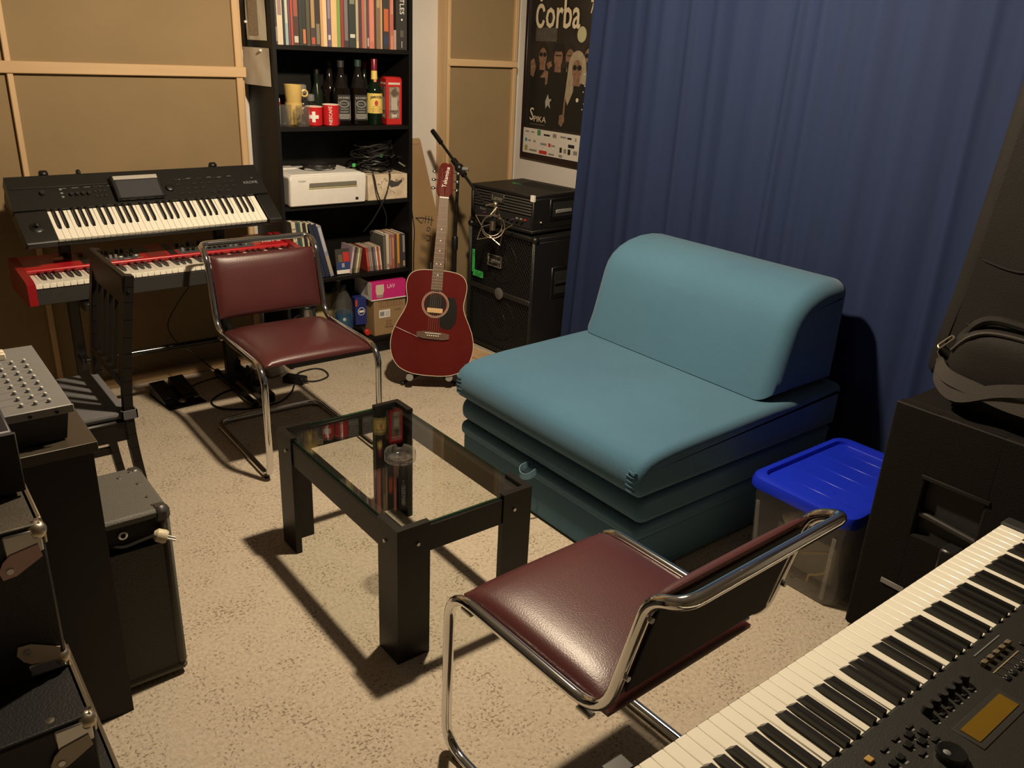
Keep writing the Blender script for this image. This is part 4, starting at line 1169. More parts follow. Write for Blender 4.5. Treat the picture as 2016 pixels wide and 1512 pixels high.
    lettering('Takamine', .028, M_IVORY, h, Mh @ frame((.002, NT+.108, .0054), (.12, 1, 0), (-1, .12, 0)))
    tops = []
    for s in (-1, 1):
        for k in range(3):
            y = NT+.055+.044*k
            x = s*(.0245-.002*k)
            obj('tuner_post', MB().cyl((x, y, .003), (x, y, .013), .0042, .0034, 10, Mh), M_CHROME, h)
            pgp = MB()
            pgp.cyl((x, y, -.014), (s*.047, y, -.014), .0025, n=8, M=Mh).sphere((s*.057, y, -.014), .0105, 10, 8, (1, .8, .5), Mh)
            obj('tuner_peg', pgp, M_CHROME, h)
            tops.append((x, y))
    order = [tops[0], tops[1], tops[2], tops[5], tops[4], tops[3]]
    for k in range(6):
        x0 = -.026+.0104*k; x1 = -.0175+.007*k
        pk = Mh @ Vector((order[k][0], order[k][1], .008))
        obj('string', MB().tube([(x0, .206, top+.0135), (x1, NT+.002, .0115), tuple(pk)], .0003 if k > 2 else .0004, 5), M_BRASSD, t)
    # strap button cable hanging over the lower bout
    obj('pickup_lead', MB().tube(smooth([(-.18, .222, .002), (-.12, .200, .006), (-.080, .186, .010), (-.066, .176, .012), (-.03, .165, .008), (.01, .172, .005)], 5), .0007, 6), M_GTR, t)
guitar()
def guitar_stand():
    t = thing('guitar_stand', 'black guitar stand with grey foam yokes under the guitar', 'stand', (2.12, 3.29, 0))
    lat = Vector((.836, -.548, 0)); fw = Vector((-.548, -.836, 0))
    O = Vector((-.045, -.075, 0))
    bm = MB()
    # yoke bar with two forward arms
    y0 = O+Vector((0, 0, .060))-fw*.10
    A = [y0-lat*.095, y0+lat*.095]
    bm.cyl(A[0], A[1], .009, n=10)
    obj('yoke_bar', bm, M_BLK, t)
    for p in A:
        tip = p+fw*.145+Vector((0, 0, .004))
        obj('yoke_arm', MB().cyl(p, tip, .008, n=10), M_BLK, t)
        obj('foam_sleeve', MB().lathe([(.0095, 0), (.0175, 0), (.0175, .085), (.0095, .085)], 16, frame(tip-fw*.075, lat, Vector((0, 0, 1))) @ Matrix.Rotation(0, 4, 'X')
            if False else Matrix.Translation(tip-fw*.080) @ fw.to_track_quat('Z', 'Y').to_matrix().to_4x4()), M_FOAM, t)
    top = y0-fw*.16+Vector((0, 0, .50))
    obj('upright', MB().cyl(y0, top, .009, n=10), M_BLK, t)
    for dv in (lat*.13+fw*.09, -lat*.13+fw*.09, -fw*.24):
        foot = y0+dv; foot.z = .012
        obj('leg', MB().cyl(y0, foot, .008, n=10), M_BLK, t)
        obj('rubber_foot', MB().sphere(foot-Vector((0, 0, .0)), .0118, 10, 8), M_BLK, t)
guitar_stand()

# ================================================================ microphone stand with shock mount
def mic_stand():
    px, py = 2.475, 3.60
    t = thing('microphone_stand', 'black boom microphone stand with a wire shock mount, behind the guitar', 'microphone stand', (px, py, 0))
    o = Vector((px, py, 0))
    obj('base', MB().lathe([(.11, .0), (.112, .008), (.10, .016), (.02, .024), (.016, .05)], 28), M_BLK, t)
    obj('pole', MB().cyl((0, 0, .03), (0, 0, .62), .0115, n=12), M_BLK, t)
    obj('pole', MB().cyl((0, 0, .60), (.012, 0, .975), .0085, n=12), M_BLK, t)
    obj('height_clutch', MB().lathe([(.014, .56), (.0165, .57), (.0165, .625), (.012, .635)], 14), M_BLK, t)
    c = Vector((.017, 0, .985)); tip = Vector((2.483, 3.835, 1.142))-o
    d = (tip-c).normalized()
    end = c-d*.275
    obj('boom', MB().cyl(end, tip, .0075, n=10), M_BLK, t)
    obj('boom_grip', MB().cyl(tip-d*.09, tip+d*.005, .0125, n=12), M_BLK, t)
    obj('boom_clutch', MB().cyl(c-d*.055, c+d*.06, .016, n=12), M_BLK, t)
    obj('tilt_joint', MB().sphere(c, .024, 12, 8), M_BLK, t)
    kn = MB(); kn.cyl(c+Vector((.0, -.03, 0)), c+Vector((.02, -.055, -.0)), .010, n=10)
    obj('clutch_knob', kn, M_GREY, t)
    # shock mount: two five-pointed wire stars and rings
    ctr = Vector((2.513, 3.325, .735))-o
    ball = Vector((2.530, 3.330, .842))-o
    obj('swivel_ball', MB().sphere(ball, .0155, 14, 10), M_BRASS, t)
    obj('swivel_ball', MB().sphere(ball+Vector((-.002, 0, -.030)), .0115, 12, 8), M_BRASS, t)
    obj('swivel_stem', MB().tube([end, ball, ball+Vector((-.004, 0, -.055))], .006, 8), M_BRASS, t)
    vx = Vector((.85, -.5, .05)).normalized(); vy = Vector((.05, .1, 1)); vy = (vy-vy.dot(vx)*vx).normalized(); vz = vx.cross(vy)
    sm = obj('shock_mount', MB().torus(ctr+vz*.02, vz, .058, .0028, 24, 6), M_BRASS, t)
    obj('ring', MB().torus(ctr-vz*.02, vz, .050, .0028, 24, 6), M_BRASS, sm)
    rot = R(-16)
    for k in range(5):
        a0 = PI/2+rot+2*PI*k/5
        ol = lambda r_, an, dz: ctr+vx*r_*math.cos(an)+vy*r_*math.sin(an)+vz*dz
        pt = ol(.102, a0, 0)
        for s in (-1, 1):
            obj('wire_arm', MB().cyl(pt, ol(.054, a0+s*PI/5, .02*s), .0028, n=6), M_BRASS, sm)
        obj('cross_strut', MB().cyl(ol(.058, a0+PI/5, .02), ol(.050, a0+PI/5, -.02), .0022, n=6), M_BRASS, sm)
        obj('elastic', MB().cyl(ol(.055, a0+PI/5, .0), ol(.016, a0, -.005), .0018, n=5), M_BLK, sm)
    obj('microphone_clip', MB().lathe([(.014, -.02), (.016, 0), (.014, .025)], 12, Matrix.Translation(ctr)), M_BRASS, sm)
mic_stand()

# ================================================================ bass amplifier head on a speaker cabinet
def amp_stack():
    # local frame: x runs left to right along the front, y is up, z comes out of the front
    def loc(x, y, yaw, z):
        f = Vector((math.sin(yaw), -math.cos(yaw), 0))
        return frame((x, y, z), f, (0, 0, 1))
    W, D, H = .530, .40, .676
    t = thing('speaker_cabinet', 'black bass speaker cabinet with diamond grille and green tape in the corner', 'speaker cabinet', M=loc(2.628, 3.69, R(3.0), .012))
    sh = MB()
    sh.box(0, W, 0, .022, -D, 0, .004).box(0, W, H-.022, H, -D, 0, .004).box(0, .020, .022, H-.022, -D, 0, .004).box(W-.020, W, .022, H-.022, -D, 0, .004)
    sh.box(.02, W-.02, .022, H-.022, -D, -D+.015)
    obj('shell', sh, M_TOLEX, t)
    obj('baffle', MB().box(.02, W-.02, .022, H-.022, -.040, -.030), mat('baffle_black', (.007, .007, .007), .8), t)
    for cx, cy in ((.26, .50), (.26, .18)):
        obj('speaker_cone', MB().lathe([(.115, -.028), (.112, -.022), (.105, -.026), (.04, -.029), (.036, -.02), (.0, -.016)], 28, Matrix.Translation((cx, cy, 0))), mat('cone_grey', (.022, .022, .022), .6), t)
    def lattice(y0, y1):
        mb = MB(); sp = .0165; w0, w1 = .024, W-.024
        k = -int((y1-y0)/sp)-2
        while True:
            c = w0+k*sp*1.35
            if c > w1+ (y1-y0): break
            for s in (1, -1):
                # line x = c + s*(y-y0)  clipped to the opening
                pts = []
                xa, xb_ = (c, c+(y1-y0)*.85) if s > 0 else (c+(y1-y0)*.85, c)
                ya, yb_ = y0, y1
                dx, dy = xb_-xa, yb_-ya
                t0, t1 = 0, 1
                for lo_, hi_, p, dd in ((w0, w1, xa, dx),):
                    if abs(dd) > 1e-9:
                        u0, u1 = (lo_-p)/dd, (hi_-p)/dd
                        if u0 > u1: u0, u1 = u1, u0
                        t0, t1 = max(t0, u0), min(t1, u1)
                if t1-t0 > .02:
                    mb.bar((xa+dx*t0, ya+dy*t0, -.008+.001*s), (xa+dx*t1, ya+dy*t1, -.008+.001*s), .0032, .0018, (0, 0, 1))
            k += 1
        return mb
    gm = mat('grille_metal', (.045, .043, .040), .4, .6)
    obj('grille', lattice(.345, H-.022), gm, t)['kind'] = 'stuff'
    obj('grille', lattice(.022, .320), gm, t)['kind'] = 'stuff'
    obj('grille_bar', MB().box(.02, W-.02, .318, .346, -.014, -.002, .003), mat('grille_bar', (.05, .048, .045), .35, .5), t)
    obj('tweeter_horn', MB().lathe([(.032, .0), (.032, .006), (.026, .009), (.0, .010)], 22, Matrix.Translation((.272, .332, -.002))), mat('port_silver', (.22, .21, .19), .4, .5), t)
    for x in (.006, W-.014):
        obj('edge_trim', MB().box(x, x+.008, .02, H-.02, -.002, .004, .001), mat('edge_trim_metal', (.07, .068, .062), .35, .7), t)
    lp = obj('logo_plate', MB().box(.172, .285, .470, .535, -.004, .004, .002), mat('logo_plate_dark', (.035, .034, .032), .4), t)
    silver = mat('logo_silver', (.34, .31, .27), .5)
    lettering('Laney', .043, silver, lp, TOP((.228, .503, .0045)), bold=.01)
    e = MB(); e.box(.174, .283, .472, .4745, .004, .0052).box(.174, .283, .5305, .533, .004, .0052).box(.174, .1765, .472, .533, .004, .0052).box(.2805, .283, .472, .533, .004, .0052)
    obj('logo_border', e, silver, lp)
    obj('green_tape', MB().box(.040, .060, .405, .530, .000, .0045, .001), M_GREEN, t)
    obj('green_tape', MB().box(.050, .135, .385, .420, .0005, .005, .001), M_GREEN, t)
    for x in (0, W):
        for y in (0, H):
            obj('corner_protector', MB().sphere((x+(-.010 if x else .010), y+(-.010 if y else .010), -.012), .022, 12, 8), M_BLK, t)
    # recessed side handle on the right-hand side
    hd = obj('side_handle', MB().box(W-.002, W+.005, .345, .515, -.30, -.13, .004), M_BLK, t)
    obj('handle_recess', MB().box(W+.003, W+.0058, .37, .49, -.28, -.15, .002), M_BLKM, hd)
    obj('handle_grip', MB().cyl((W+.008, .43, -.28), (W+.008, .43, -.15), .009, n=10), M_DGREY, hd)
    for x in (.05, W-.05):
        for z in (-.05, -D+.05):
            obj('foot', MB().cyl((x, -.0115, z), (x, .002, z), .016, n=12), M_BLK, t)
    # head
    W2, D2, H2 = .470, .385, .192
    t = thing('amplifier_head', 'black bass amplifier head with slatted front on top of the speaker cabinet', 'amplifier', M=loc(2.622, 3.672, R(6.0), .012+.676+.012))
    sh = MB()
    sh.box(0, W2, 0, .018, -D2, 0, .004).box(0, W2, H2-.018, H2, -D2, 0, .004).box(0, .018, .018, H2-.018, -D2, 0, .004).box(W2-.018, W2, .018, H2-.018, -D2, 0, .004)
    sh.box(.018, W2-.018, .018, H2-.018, -D2, -D2+.012)
    obj('shell', sh, M_TOLEX, t)
    obj('front_backing', MB().box(.018, W2-.018, .018, H2-.018, -.03, -.022), M_BLKM, t)
    for k in range(6):
        y = .088+.0145*k
        obj('front_slat', MB().box(.02, W2-.02, y, y+.0085, -.020, -.006, .002), mat('slat_grey', (.055, .052, .047), .45), t)
    lp = obj('logo_plate', MB().box(.155, .255, .120, .166, -.008, .000, .002), mat('logo_plate_dark', (.035, .034, .032), .4), t)
    lettering('Laney', .034, mat('logo_gold', (.22, .20, .15), .5), lp, TOP((.205, .143, .0006)), bold=.01)
    pn = obj('control_panel', MB().box(.02, W2-.02, .020, .082, -.022, -.014, .001), M_BLKM, t)
    for k in range(9):
        obj('knob', MB().cyl((.10+.036*k, .050, -.014), (.10+.036*k, .050, .0), .0075, .006, 12), M_DGREY if k % 3 else mat('knob_plum', (.06, .03, .06), .4), pn)
    for k, c in enumerate(((.5, .03, .02), (.3, .28, .24), (.28, .26, .22))):
        obj('switch', MB().box(.400+.0*k-.03*k, .412-.03*k, .058, .066, -.014, -.008), flat(c), pn)
    lettering('Richter', .016, M_GREY, pn, TOP((.085, .069, -.0136)))
    for k in range(16):
        obj('top_vent', MB().box(.13+.019*k, .138+.019*k, H2-.0005, H2+.0015, -.33, -.20, .0005), M_BLKM, t)
    obj('green_tape', MB().box(.10, .16, H2-.0003, H2+.0008, -.22, -.205), M_GREEN, t)
    obj('white_tape', MB().box(W2-.022, W2+.0015, H2-.030, H2+.0015, -.012, .0025, .001), M_PRINTW, t)
    hd = obj('side_handle', MB().box(W2-.002, W2+.004, .055, .168, -.32, -.12, .004), M_BLK, t)
    obj('handle_recess', MB().box(W2+.002, W2+.0045, .075, .150, -.30, -.14, .002), M_BLKM, hd)
    obj('handle_grip', MB().box(W2+.002, W2+.010, .092, .112, -.28, -.16, .004), M_GREY, hd)
    obj('strap_button', MB().sphere((W2+.002, .055, -.06), .008, 10, 6), M_BRASS, t)
    for x in (.045, W2-.045):
        for z in (-.05, -D2+.05):
            obj('foot', MB().cyl((x, -.0118, z), (x, .002, z), .014, n=12), M_BLK, t)
amp_stack()
t = thing('floor_plank', 'short bare wooden board on the carpet beside the guitar and the cabinet', 'board', (2.535, 3.44, 0), R(8))
obj('plank', MB().box(-.05, .05, -.16, .16, 0, .018, .002), M_PINE, t)
obj('white_strip', MB().box(.052, .066, -.18, .16, 0, .012, .001), M_WHITE, t)

# ================================================================ plastic tub with blue lid
def tub():
    X0, X1, Y0, Y1, H = 2.112, 2.640, 1.012, 1.376, .318
    t = thing('storage_tub', 'clear plastic storage tub with a bright blue lid beside the sofa', 'storage box', ((X0+X1)/2, (Y0+Y1)/2, 0))
    w, d = (X1-X0)/2, (Y1-Y0)/2
    def ring(k, z, r):
        p = []
        for sx, sy, a0 in ((1, 1, 0), (-1, 1, PI/2), (-1, -1, PI), (1, -1, 3*PI/2)):
            for i in range(6):
                a = a0+PI/2*i/5
                p.append(((w*k-r)*sx+r*math.cos(a), (d*k-r)*sy+r*math.sin(a), z))
        return p
    secs = [(.885, .004, .04), (.90, .012, .045), (.955, .255, .045), (.962, .258, .045), (.97, H-.012, .045)]
    v = []; n = 24
    for k, z, r in secs: v += ring(k, z, r)
    f = [(i*n+j, i*n+(j+1) % n, (i+1)*n+(j+1) % n, (i+1)*n+j) for i in range(len(secs)-1) for j in range(n)]
    f.append(tuple(range(n))[::-1])
    obj('tub', MB().add(v, f), M_TUB, t)
    for s in (-1, 1):
        obj('corner_rib', MB().bar((-w*.90, s*d*.70, .02), (-w*.965, s*d*.76, .25), .004, .012, (0, 1, 0)), M_TUB, t)
    # lid
    L = MB(); v = []
    ls = [(1.02, H-.022, .05), (1.025, H-.004, .05), (1.0, H+.012, .05), (.96, H+.016, .045), (.87, H+.016, .04), (.86, H+.003, .035), (.84, H+.002, .03), (.82, H+.004, .03)]
    for k, z, r in ls: v += ring(k, z, r)
    f = [(i*n+j, i*n+(j+1) % n, (i+1)*n+(j+1) % n, (i+1)*n+j) for i in range(len(ls)-1) for j in range(n)]
    f.append(tuple(range((len(ls)-1)*n, len(ls)*n)))
    lid = obj('lid', L.add(v, f), M_LID, t)
    for k in range(5):
        x = -w*.62+k*w*.31
        obj('lid_rib', MB().box(x-.004, x+.004, -d*.74, d*.74, H+.0035, H+.0052, .0008), M_LID, lid)
    # things inside
    cloth = MB().sphere((-w*.60, .03, .19), .06, 16, 10, (.7, 1.1, .55))
    obj('crumpled_cloth', cloth, mat('cream_cloth', (.75, .66, .48), .9), t)
    obj('pale_box', MB().box(-w*.55, w*.5, -.10, .12, .012, .15, .004), mat('pale_carton', (.40, .37, .31), .8), t)
    yc = mat('yellow_cord', (.52, .40, .16), .6)
    obj('cord', MB().tube(smooth([(-w*.78, -.02, .12), (-w*.80, -.07, .15), (-w*.83, -.115, .17), (-w*.82, -.125, .12), (-w*.80, -.09, .08), (-w*.79, -.06, .06), (-w*.79, -.055, .035)], 6), .004, 6), yc, t)
    obj('cord', MB().tube(smooth([(-w*.79, .02, .05), (-w*.80, .05, .10), (-w*.80, .03, .13)], 6), .004, 6), yc, t)
    # raised frame on the side
tub()

# ================================================================ covered PA speaker with bags
def pa_speaker():
    X0, X1, Y0, Y1, H = 2.112, 2.545, .535, .966, .738
    t = thing('covered_loudspeaker', 'large loudspeaker in a black padded cover at the right edge', 'loudspeaker', (X0, (Y0+Y1)/2, 0))
    d = (Y1-Y0)/2
    bm = MB()
    # side facing the room has a handle opening: build it as a ring of boxes
    hy0, hy1, hz0, hz1 = .690-(Y0+Y1)/2, .842-(Y0+Y1)/2, .385, .555
    bm.box(.03, X1-X0, -d, d, .012, H, .012)
    obj('cabinet', bm, M_FELT, t)
    sk = MB()
    sk.box(0, .032, -d, hy0, .012, H, .006).box(0, .032, hy1, d, .012, H, .006).box(0, .032, hy0-.01, hy1+.01, hz1, H, .006).box(0, .032, hy0-.01, hy1+.01, .012, hz0, .006)
    obj('cover', sk, M_FELT, t)
    hr = obj('handle_recess', MB().box(.026, .0305, hy0, hy1, hz0, hz1), M_BLKM, t)
    obj('handle_grip', MB().cyl((.018, hy0, hz0+.045), (.018, hy1, hz0+.06), .010, n=10), M_DGREY, hr)
    obj('flap_edge', MB().box(-.004, .002, hy0-.014, hy1+.012, hz1-.004, hz1+.008, .002), M_NYLON, t)
    obj('seam', MB().tube([(.004, -d, H-.006), (.004, d, H-.006)], .004, 6), M_NYLON, t)
    obj('seam', MB().tube([(.003, d-.003, H-.006), (.003, d-.003, .02)], .004, 6), M_NYLON, t)
    obj('badge', MB().box(-.003, .002, .826-.75, .892-.75, .200, .216, .001), M_GREY, t)
    for x in (.05, X1-X0-.05):
        for y in (-d+.05, d-.05):
            obj('foot', MB().cyl((x, y, 0), (x, y, .014), .02, n=12), M_BLK, t)
pa_speaker()
def soft_box(mb, x0, x1, y0, y1, z0, z1, r, bulge=.0, n=10, jit=0.0, seed=0):
    """rounded, slightly sagging bag body"""
    rd = random.Random(seed)
    v = []; m_ = 14
    for j in range(m_+1):
        t_ = -PI/2+PI*j/m_
        for i in range(4*n):
            a = 2*PI*i/(4*n)
            c, s_ = math.cos(a), math.sin(a)
            e = .42
            cx = math.copysign(abs(c)**e, c); sy = math.copysign(abs(s_)**e, s_)
            ct = max(math.cos(t_), 0)**.42; st = math.copysign(abs(math.sin(t_))**.55, math.sin(t_))
            k = 1+jit*math.sin(3*a+seed)*math.cos(2*t_+seed)
            v.append(((x0+x1)/2+(x1-x0)/2*cx*ct*k, (y0+y1)/2+(y1-y0)/2*sy*ct*k, (z0+z1)/2+(z1-z0)/2*st))
    q = 4*n
    f = [(j*q+i, j*q+(i+1) % q, (j+1)*q+(i+1) % q, (j+1)*q+i) for j in range(m_) for i in range(q)]
    return mb.add(v, f)
t = thing('equipment_bag', 'black nylon carry bag with brownish straps lying on the covered loudspeaker', 'bag', (2.23, .76, .7386))
obj('body', soft_box(MB(), -.075, .115, -.21, .145, .0, .235, .04, jit=.03, seed=2), M_NYLON, t)
pth = smooth([(-.040, .140, .15), (-.060, .148, .12), (-.085, .110, .095), (-.095, .03, .085), (-.098, -.06, .075), (-.094, -.16, .08), (-.07, -.215, .10)], 6)
st = MB().ribbon(pth, .036, .003, (.25, 0, 1))
obj('strap', st, M_WEB, t)
pth = smooth([(-.055, .150, .125), (-.078, .130, .075), (-.097, .07, .055), (-.099, -.02, .10), (-.095, -.12, .13), (-.07, -.21, .14)], 6)
st = MB().ribbon(pth, .032, .003, (.2, 0, 1))
obj('strap', st, M_WEB, t)
obj('carry_handle', MB().tube(smooth([(-.040, .115, .165), (-.045, .090, .228), (-.035, .05, .252), (-.03, -.03, .250), (-.03, -.12, .245), (-.03, -.18, .20)], 6), .012, 8), M_NYLON, t)
obj('piping', MB().tube(smooth([(-.060, .125, .155), (-.068, .085, .205), (-.060, .03, .226), (-.058, -.08, .224), (-.06, -.17, .20)], 6), .005, 6), M_WEB, t)
obj('strap_ring', MB().tube(fillet([(-.062, .155, .150), (-.052, .128, .185), (-.045, .138, .19), (-.055, .165, .155)], .006, 4, True), .0025, 6, True), M_BRASS, t)
t = thing('gig_bag', 'tall dark brown-black padded gig bag standing on the loudspeaker against the curtain', 'bag', (2.44, .80, .7386))
gb = MB()
prof = [(.0, -.26), (.0, .215), (.018, .232), (.05, .235), (.25, .212), (.45, .198), (.60, .188), (.95, .165), (1.25, .14), (1.30, .08), (1.30, -.14), (.9, -.20)]
poly = [(y, z) for z, y in prof]
gb.pillow([(y, z) for z, y in prof], -.075, .075, .045, 5, Matrix(((0, 1, 0, .0), (1, 0, 0, 0), (0, 0, 1, 0), (0, 0, 0, 1))))
obj('body', gb, M_NYLON, t)
obj('zip', MB().tube(smooth([(-.0, y, z) for z, y in ((.02, .236), (.25, .216), (.6, .192), (.95, .168), (1.25, .144))], 5), .004, 6), M_WEB, t)
for z in (.18, .36):
    obj('crease', MB().tube(smooth([(-.0755, .15, z), (-.0762, .05, z-.014), (-.0762, -.08, z+.012), (-.0755, -.2, z+.004)], 5), [.0005]+[.0032]*14+[.0005], 8), M_NYLON, t)
# ================================================================ keyboards
BLACK_AFTER = {0, 1, 3, 4, 5}            # C D F G A
_wk = MB().box(.0005, .0230, .0, .148, -.018, 0, .0014).mesh('white_key'); _wk.materials.append(M_IVORY)
_bk = MB().add([(-.0058, .0, 0), (.0058, .0, 0), (.0058, .096, 0), (-.0058, .096, 0), (-.0046, .010, .0115), (.0046, .010, .0115), (.0046, .096, .0115), (-.0046, .096, .0115)],
               [(0, 1, 2, 3), (4, 5, 6, 7), (0, 1, 5, 4), (1, 2, 6, 5), (2, 3, 7, 6), (3, 0, 4, 7)]).mesh('black_key'); _bk.materials.append(M_EBONY)
def keybed(parent, M, n, start):
    """n white keys from note 'start' (0=C); x low to high, y front to back, top of the white keys at z=0"""
    for i in range(n):
        obj('white_key', _wk, None, parent, M @ Matrix.Translation((i*.0235, 0, 0)))
        note = (start+i) % 7
        if note in BLACK_AFTER and i < n-1:
            obj('black_key', _bk, None, parent, M @ Matrix.Translation(((i+1)*.0235+{0: -.0018, 1: .0018, 3: -.0025, 4: 0, 5: .0025}[note], .052, 0)))
def knob(parent, x, y, z, r, h, m=None, M=None, name='knob'):
    mb = MB().lathe([(r, 0), (r*.96, h*.8), (r*.8, h), (0, h)], 14, (M or Matrix()) @ Matrix.Translation((x, y, z)))
    return obj(name, mb, m or M_BLK, parent)

# --- workstation on the upper tier
def upper_keyboard():
    a, tl = R(3.0), R(35)
    U = Vector((math.cos(a), math.sin(a), 0)); V = Vector((-math.sin(a)*math.cos(tl), math.cos(a)*math.cos(tl), math.sin(tl)))
    M = frame((.595, 3.511, .815), U, V)
    t = thing('workstation_keyboard', 'black 61-key workstation keyboard with a display, tilted on the upper tier of the stand', 'keyboard', M=M)
    L, Rr, D = -.118, .916, .325
    out = []
    for cx, cy, a0, r in ((Rr-.03, .02, -PI/2, .03), (Rr-.05, D-.04, 0, .04), (L+.05, D-.04, PI/2, .04), (L+.03, .02, PI, .03)):
        for k in range(6):
            an = a0+PI/2*k/5
            out.append((cx+r*math.cos(an), cy+r*math.sin(an)))
    kb = MB().prism(out, -.072, -.020)
    kb.v = [(x, y, (-.0245-.045*max(0, min(1, (y-.02)/.25)) if z < -.03 else z)) for x, y, z in kb.v]
    obj('body', kb, M_DGREY, t)
    obj('left_cheek', MB().pillow([(L, -.022), (L+.006, .008), (-.004, .010), (-.004, -.022)], -.022, .150, .012, 4), mat('satin_black', (.012, .012, .0115), .42), t)
    obj('right_cheek', MB().pillow([(.850, -.022), (.850, .010), (Rr-.006, .008), (Rr, -.022)], -.012, .150, .012, 4), mat('satin_black', (.012, .012, .0115), .42), t)
    pn = obj('control_panel', MB().add([(L+.004, .150, -.021), (Rr-.004, .150, -.021), (Rr-.012, D-.008, -.021), (L+.012, D-.008, -.021), (L+.004, .150, .010), (Rr-.004, .150, .010), (Rr-.012, D-.018, .034), (L+.012, D-.018, .034)],
             [(0, 1, 2, 3), (4, 5, 6, 7), (0, 1, 5, 4), (1, 2, 6, 5), (2, 3, 7, 6), (3, 0, 4, 7)]), mat('panel_black', (.010, .0095, .009), .38), t)
    sl = math.atan2(.024, D-.168)
    P = Matrix.Translation((0, .150, .0105)) @ Matrix.Rotation(sl, 4, 'X')
    obj('panel_ridge', MB().box(L+.02, .25, .098, .104, 0, .003, .001, P), M_DGREY, pn)
    sc = obj('display', MB().box(.262, .456, .008, .122, 0, .016, .004, P @ Matrix.Translation((0, 0, .004)) @ Matrix.Rotation(R(4), 4, 'X')), M_BLK, t)
    Pd = P @ Matrix.Translation((0, 0, .004)) @ Matrix.Rotation(R(4), 4, 'X')
    obj('screen', MB().box(.276, .442, .014, .094, .0158, .0168, 0, Pd), mat('dark_lcd', (.055, .055, .060), .25), sc)
    obj('screen_bezel_highlight', MB().box(.272, .446, .098, .116, .0158, .0172, .0005, Pd), mat('bezel_light', (.42, .40, .36), .35), sc)
    for k in range(4):
        knob(pn, .105+.0215*k, .058, 0, .0075, .012, M_BLKM, P)
    knob(pn, .005, .072, 0, .010, .013, M_BLKM, P)
    for k in range(3):
        obj('button', MB().box(.068, .078, .046+.018*k, .054+.018*k, 0, .003, .001, P), M_GREY, pn)
    for r_ in range(3):
        for k in range(3):
            obj('button', MB().box(.190+.018*k, .203+.018*k, .040+.024*r_, .048+.024*r_, 0, .0025, .001, P), M_DGREY, pn)
    for r_ in range(4):
        for k in range(8):
            if (r_*3+k) % 4 != 3:
                obj('button', MB().box(.520+.034*k, .540+.034*k, .024+.024*r_, .031+.024*r_, 0, .0025, .001, P), M_DGREY, pn)
    for k in range(6):
        obj('panel_print', MB().box(.07+.045*k, .095+.045*k, .090, .092, 0, .0006, 0, P), M_GREY, pn)
        obj('panel_print', MB().box(.53+.045*k, .548+.045*k, .100+.003*(k % 2), .102+.003*(k % 2), 0, .0006, 0, P), M_LGREY, pn)
    knob(pn, .490, .060, 0, .018, .010, M_BLK, P, 'value_dial')
    lettering('KROME', .020, M_LGREY, pn, P @ Matrix.Translation((.850, .062, .0006)))
    lettering('61', .010, M_LGREY, pn, P @ Matrix.Translation((.865, .086, .0006)))
    j = obj('joystick_well', MB().lathe([(.026, 0), (.022, .003), (.0, .003)], 20, Matrix.Translation((-.058, .062, .009))), M_BLK, t)
    obj('joystick', MB().lathe([(.006, 0), (.006, .012), (.010, .016), (.0, .021)], 14, Matrix.Translation((-.058, .062, .010))), M_BLKG, j)
    for x in (.02, .70):
        obj('rear_hook', MB().box(x, x+.032, D-.02, D+.006, -.01, .044, .006), M_BLK, t)
    obj('rear_hook', MB().box(.155, .170, D-.02, D+.002, -.01, .042, .004), M_BLK, t)
    obj('key_slip', MB().box(-.004, .850, -.009, -.001, -.022, -.010, .003), M_BLK, t)
    keybed(t, Matrix(), 36, 0)
    return M
MK = upper_keyboard()

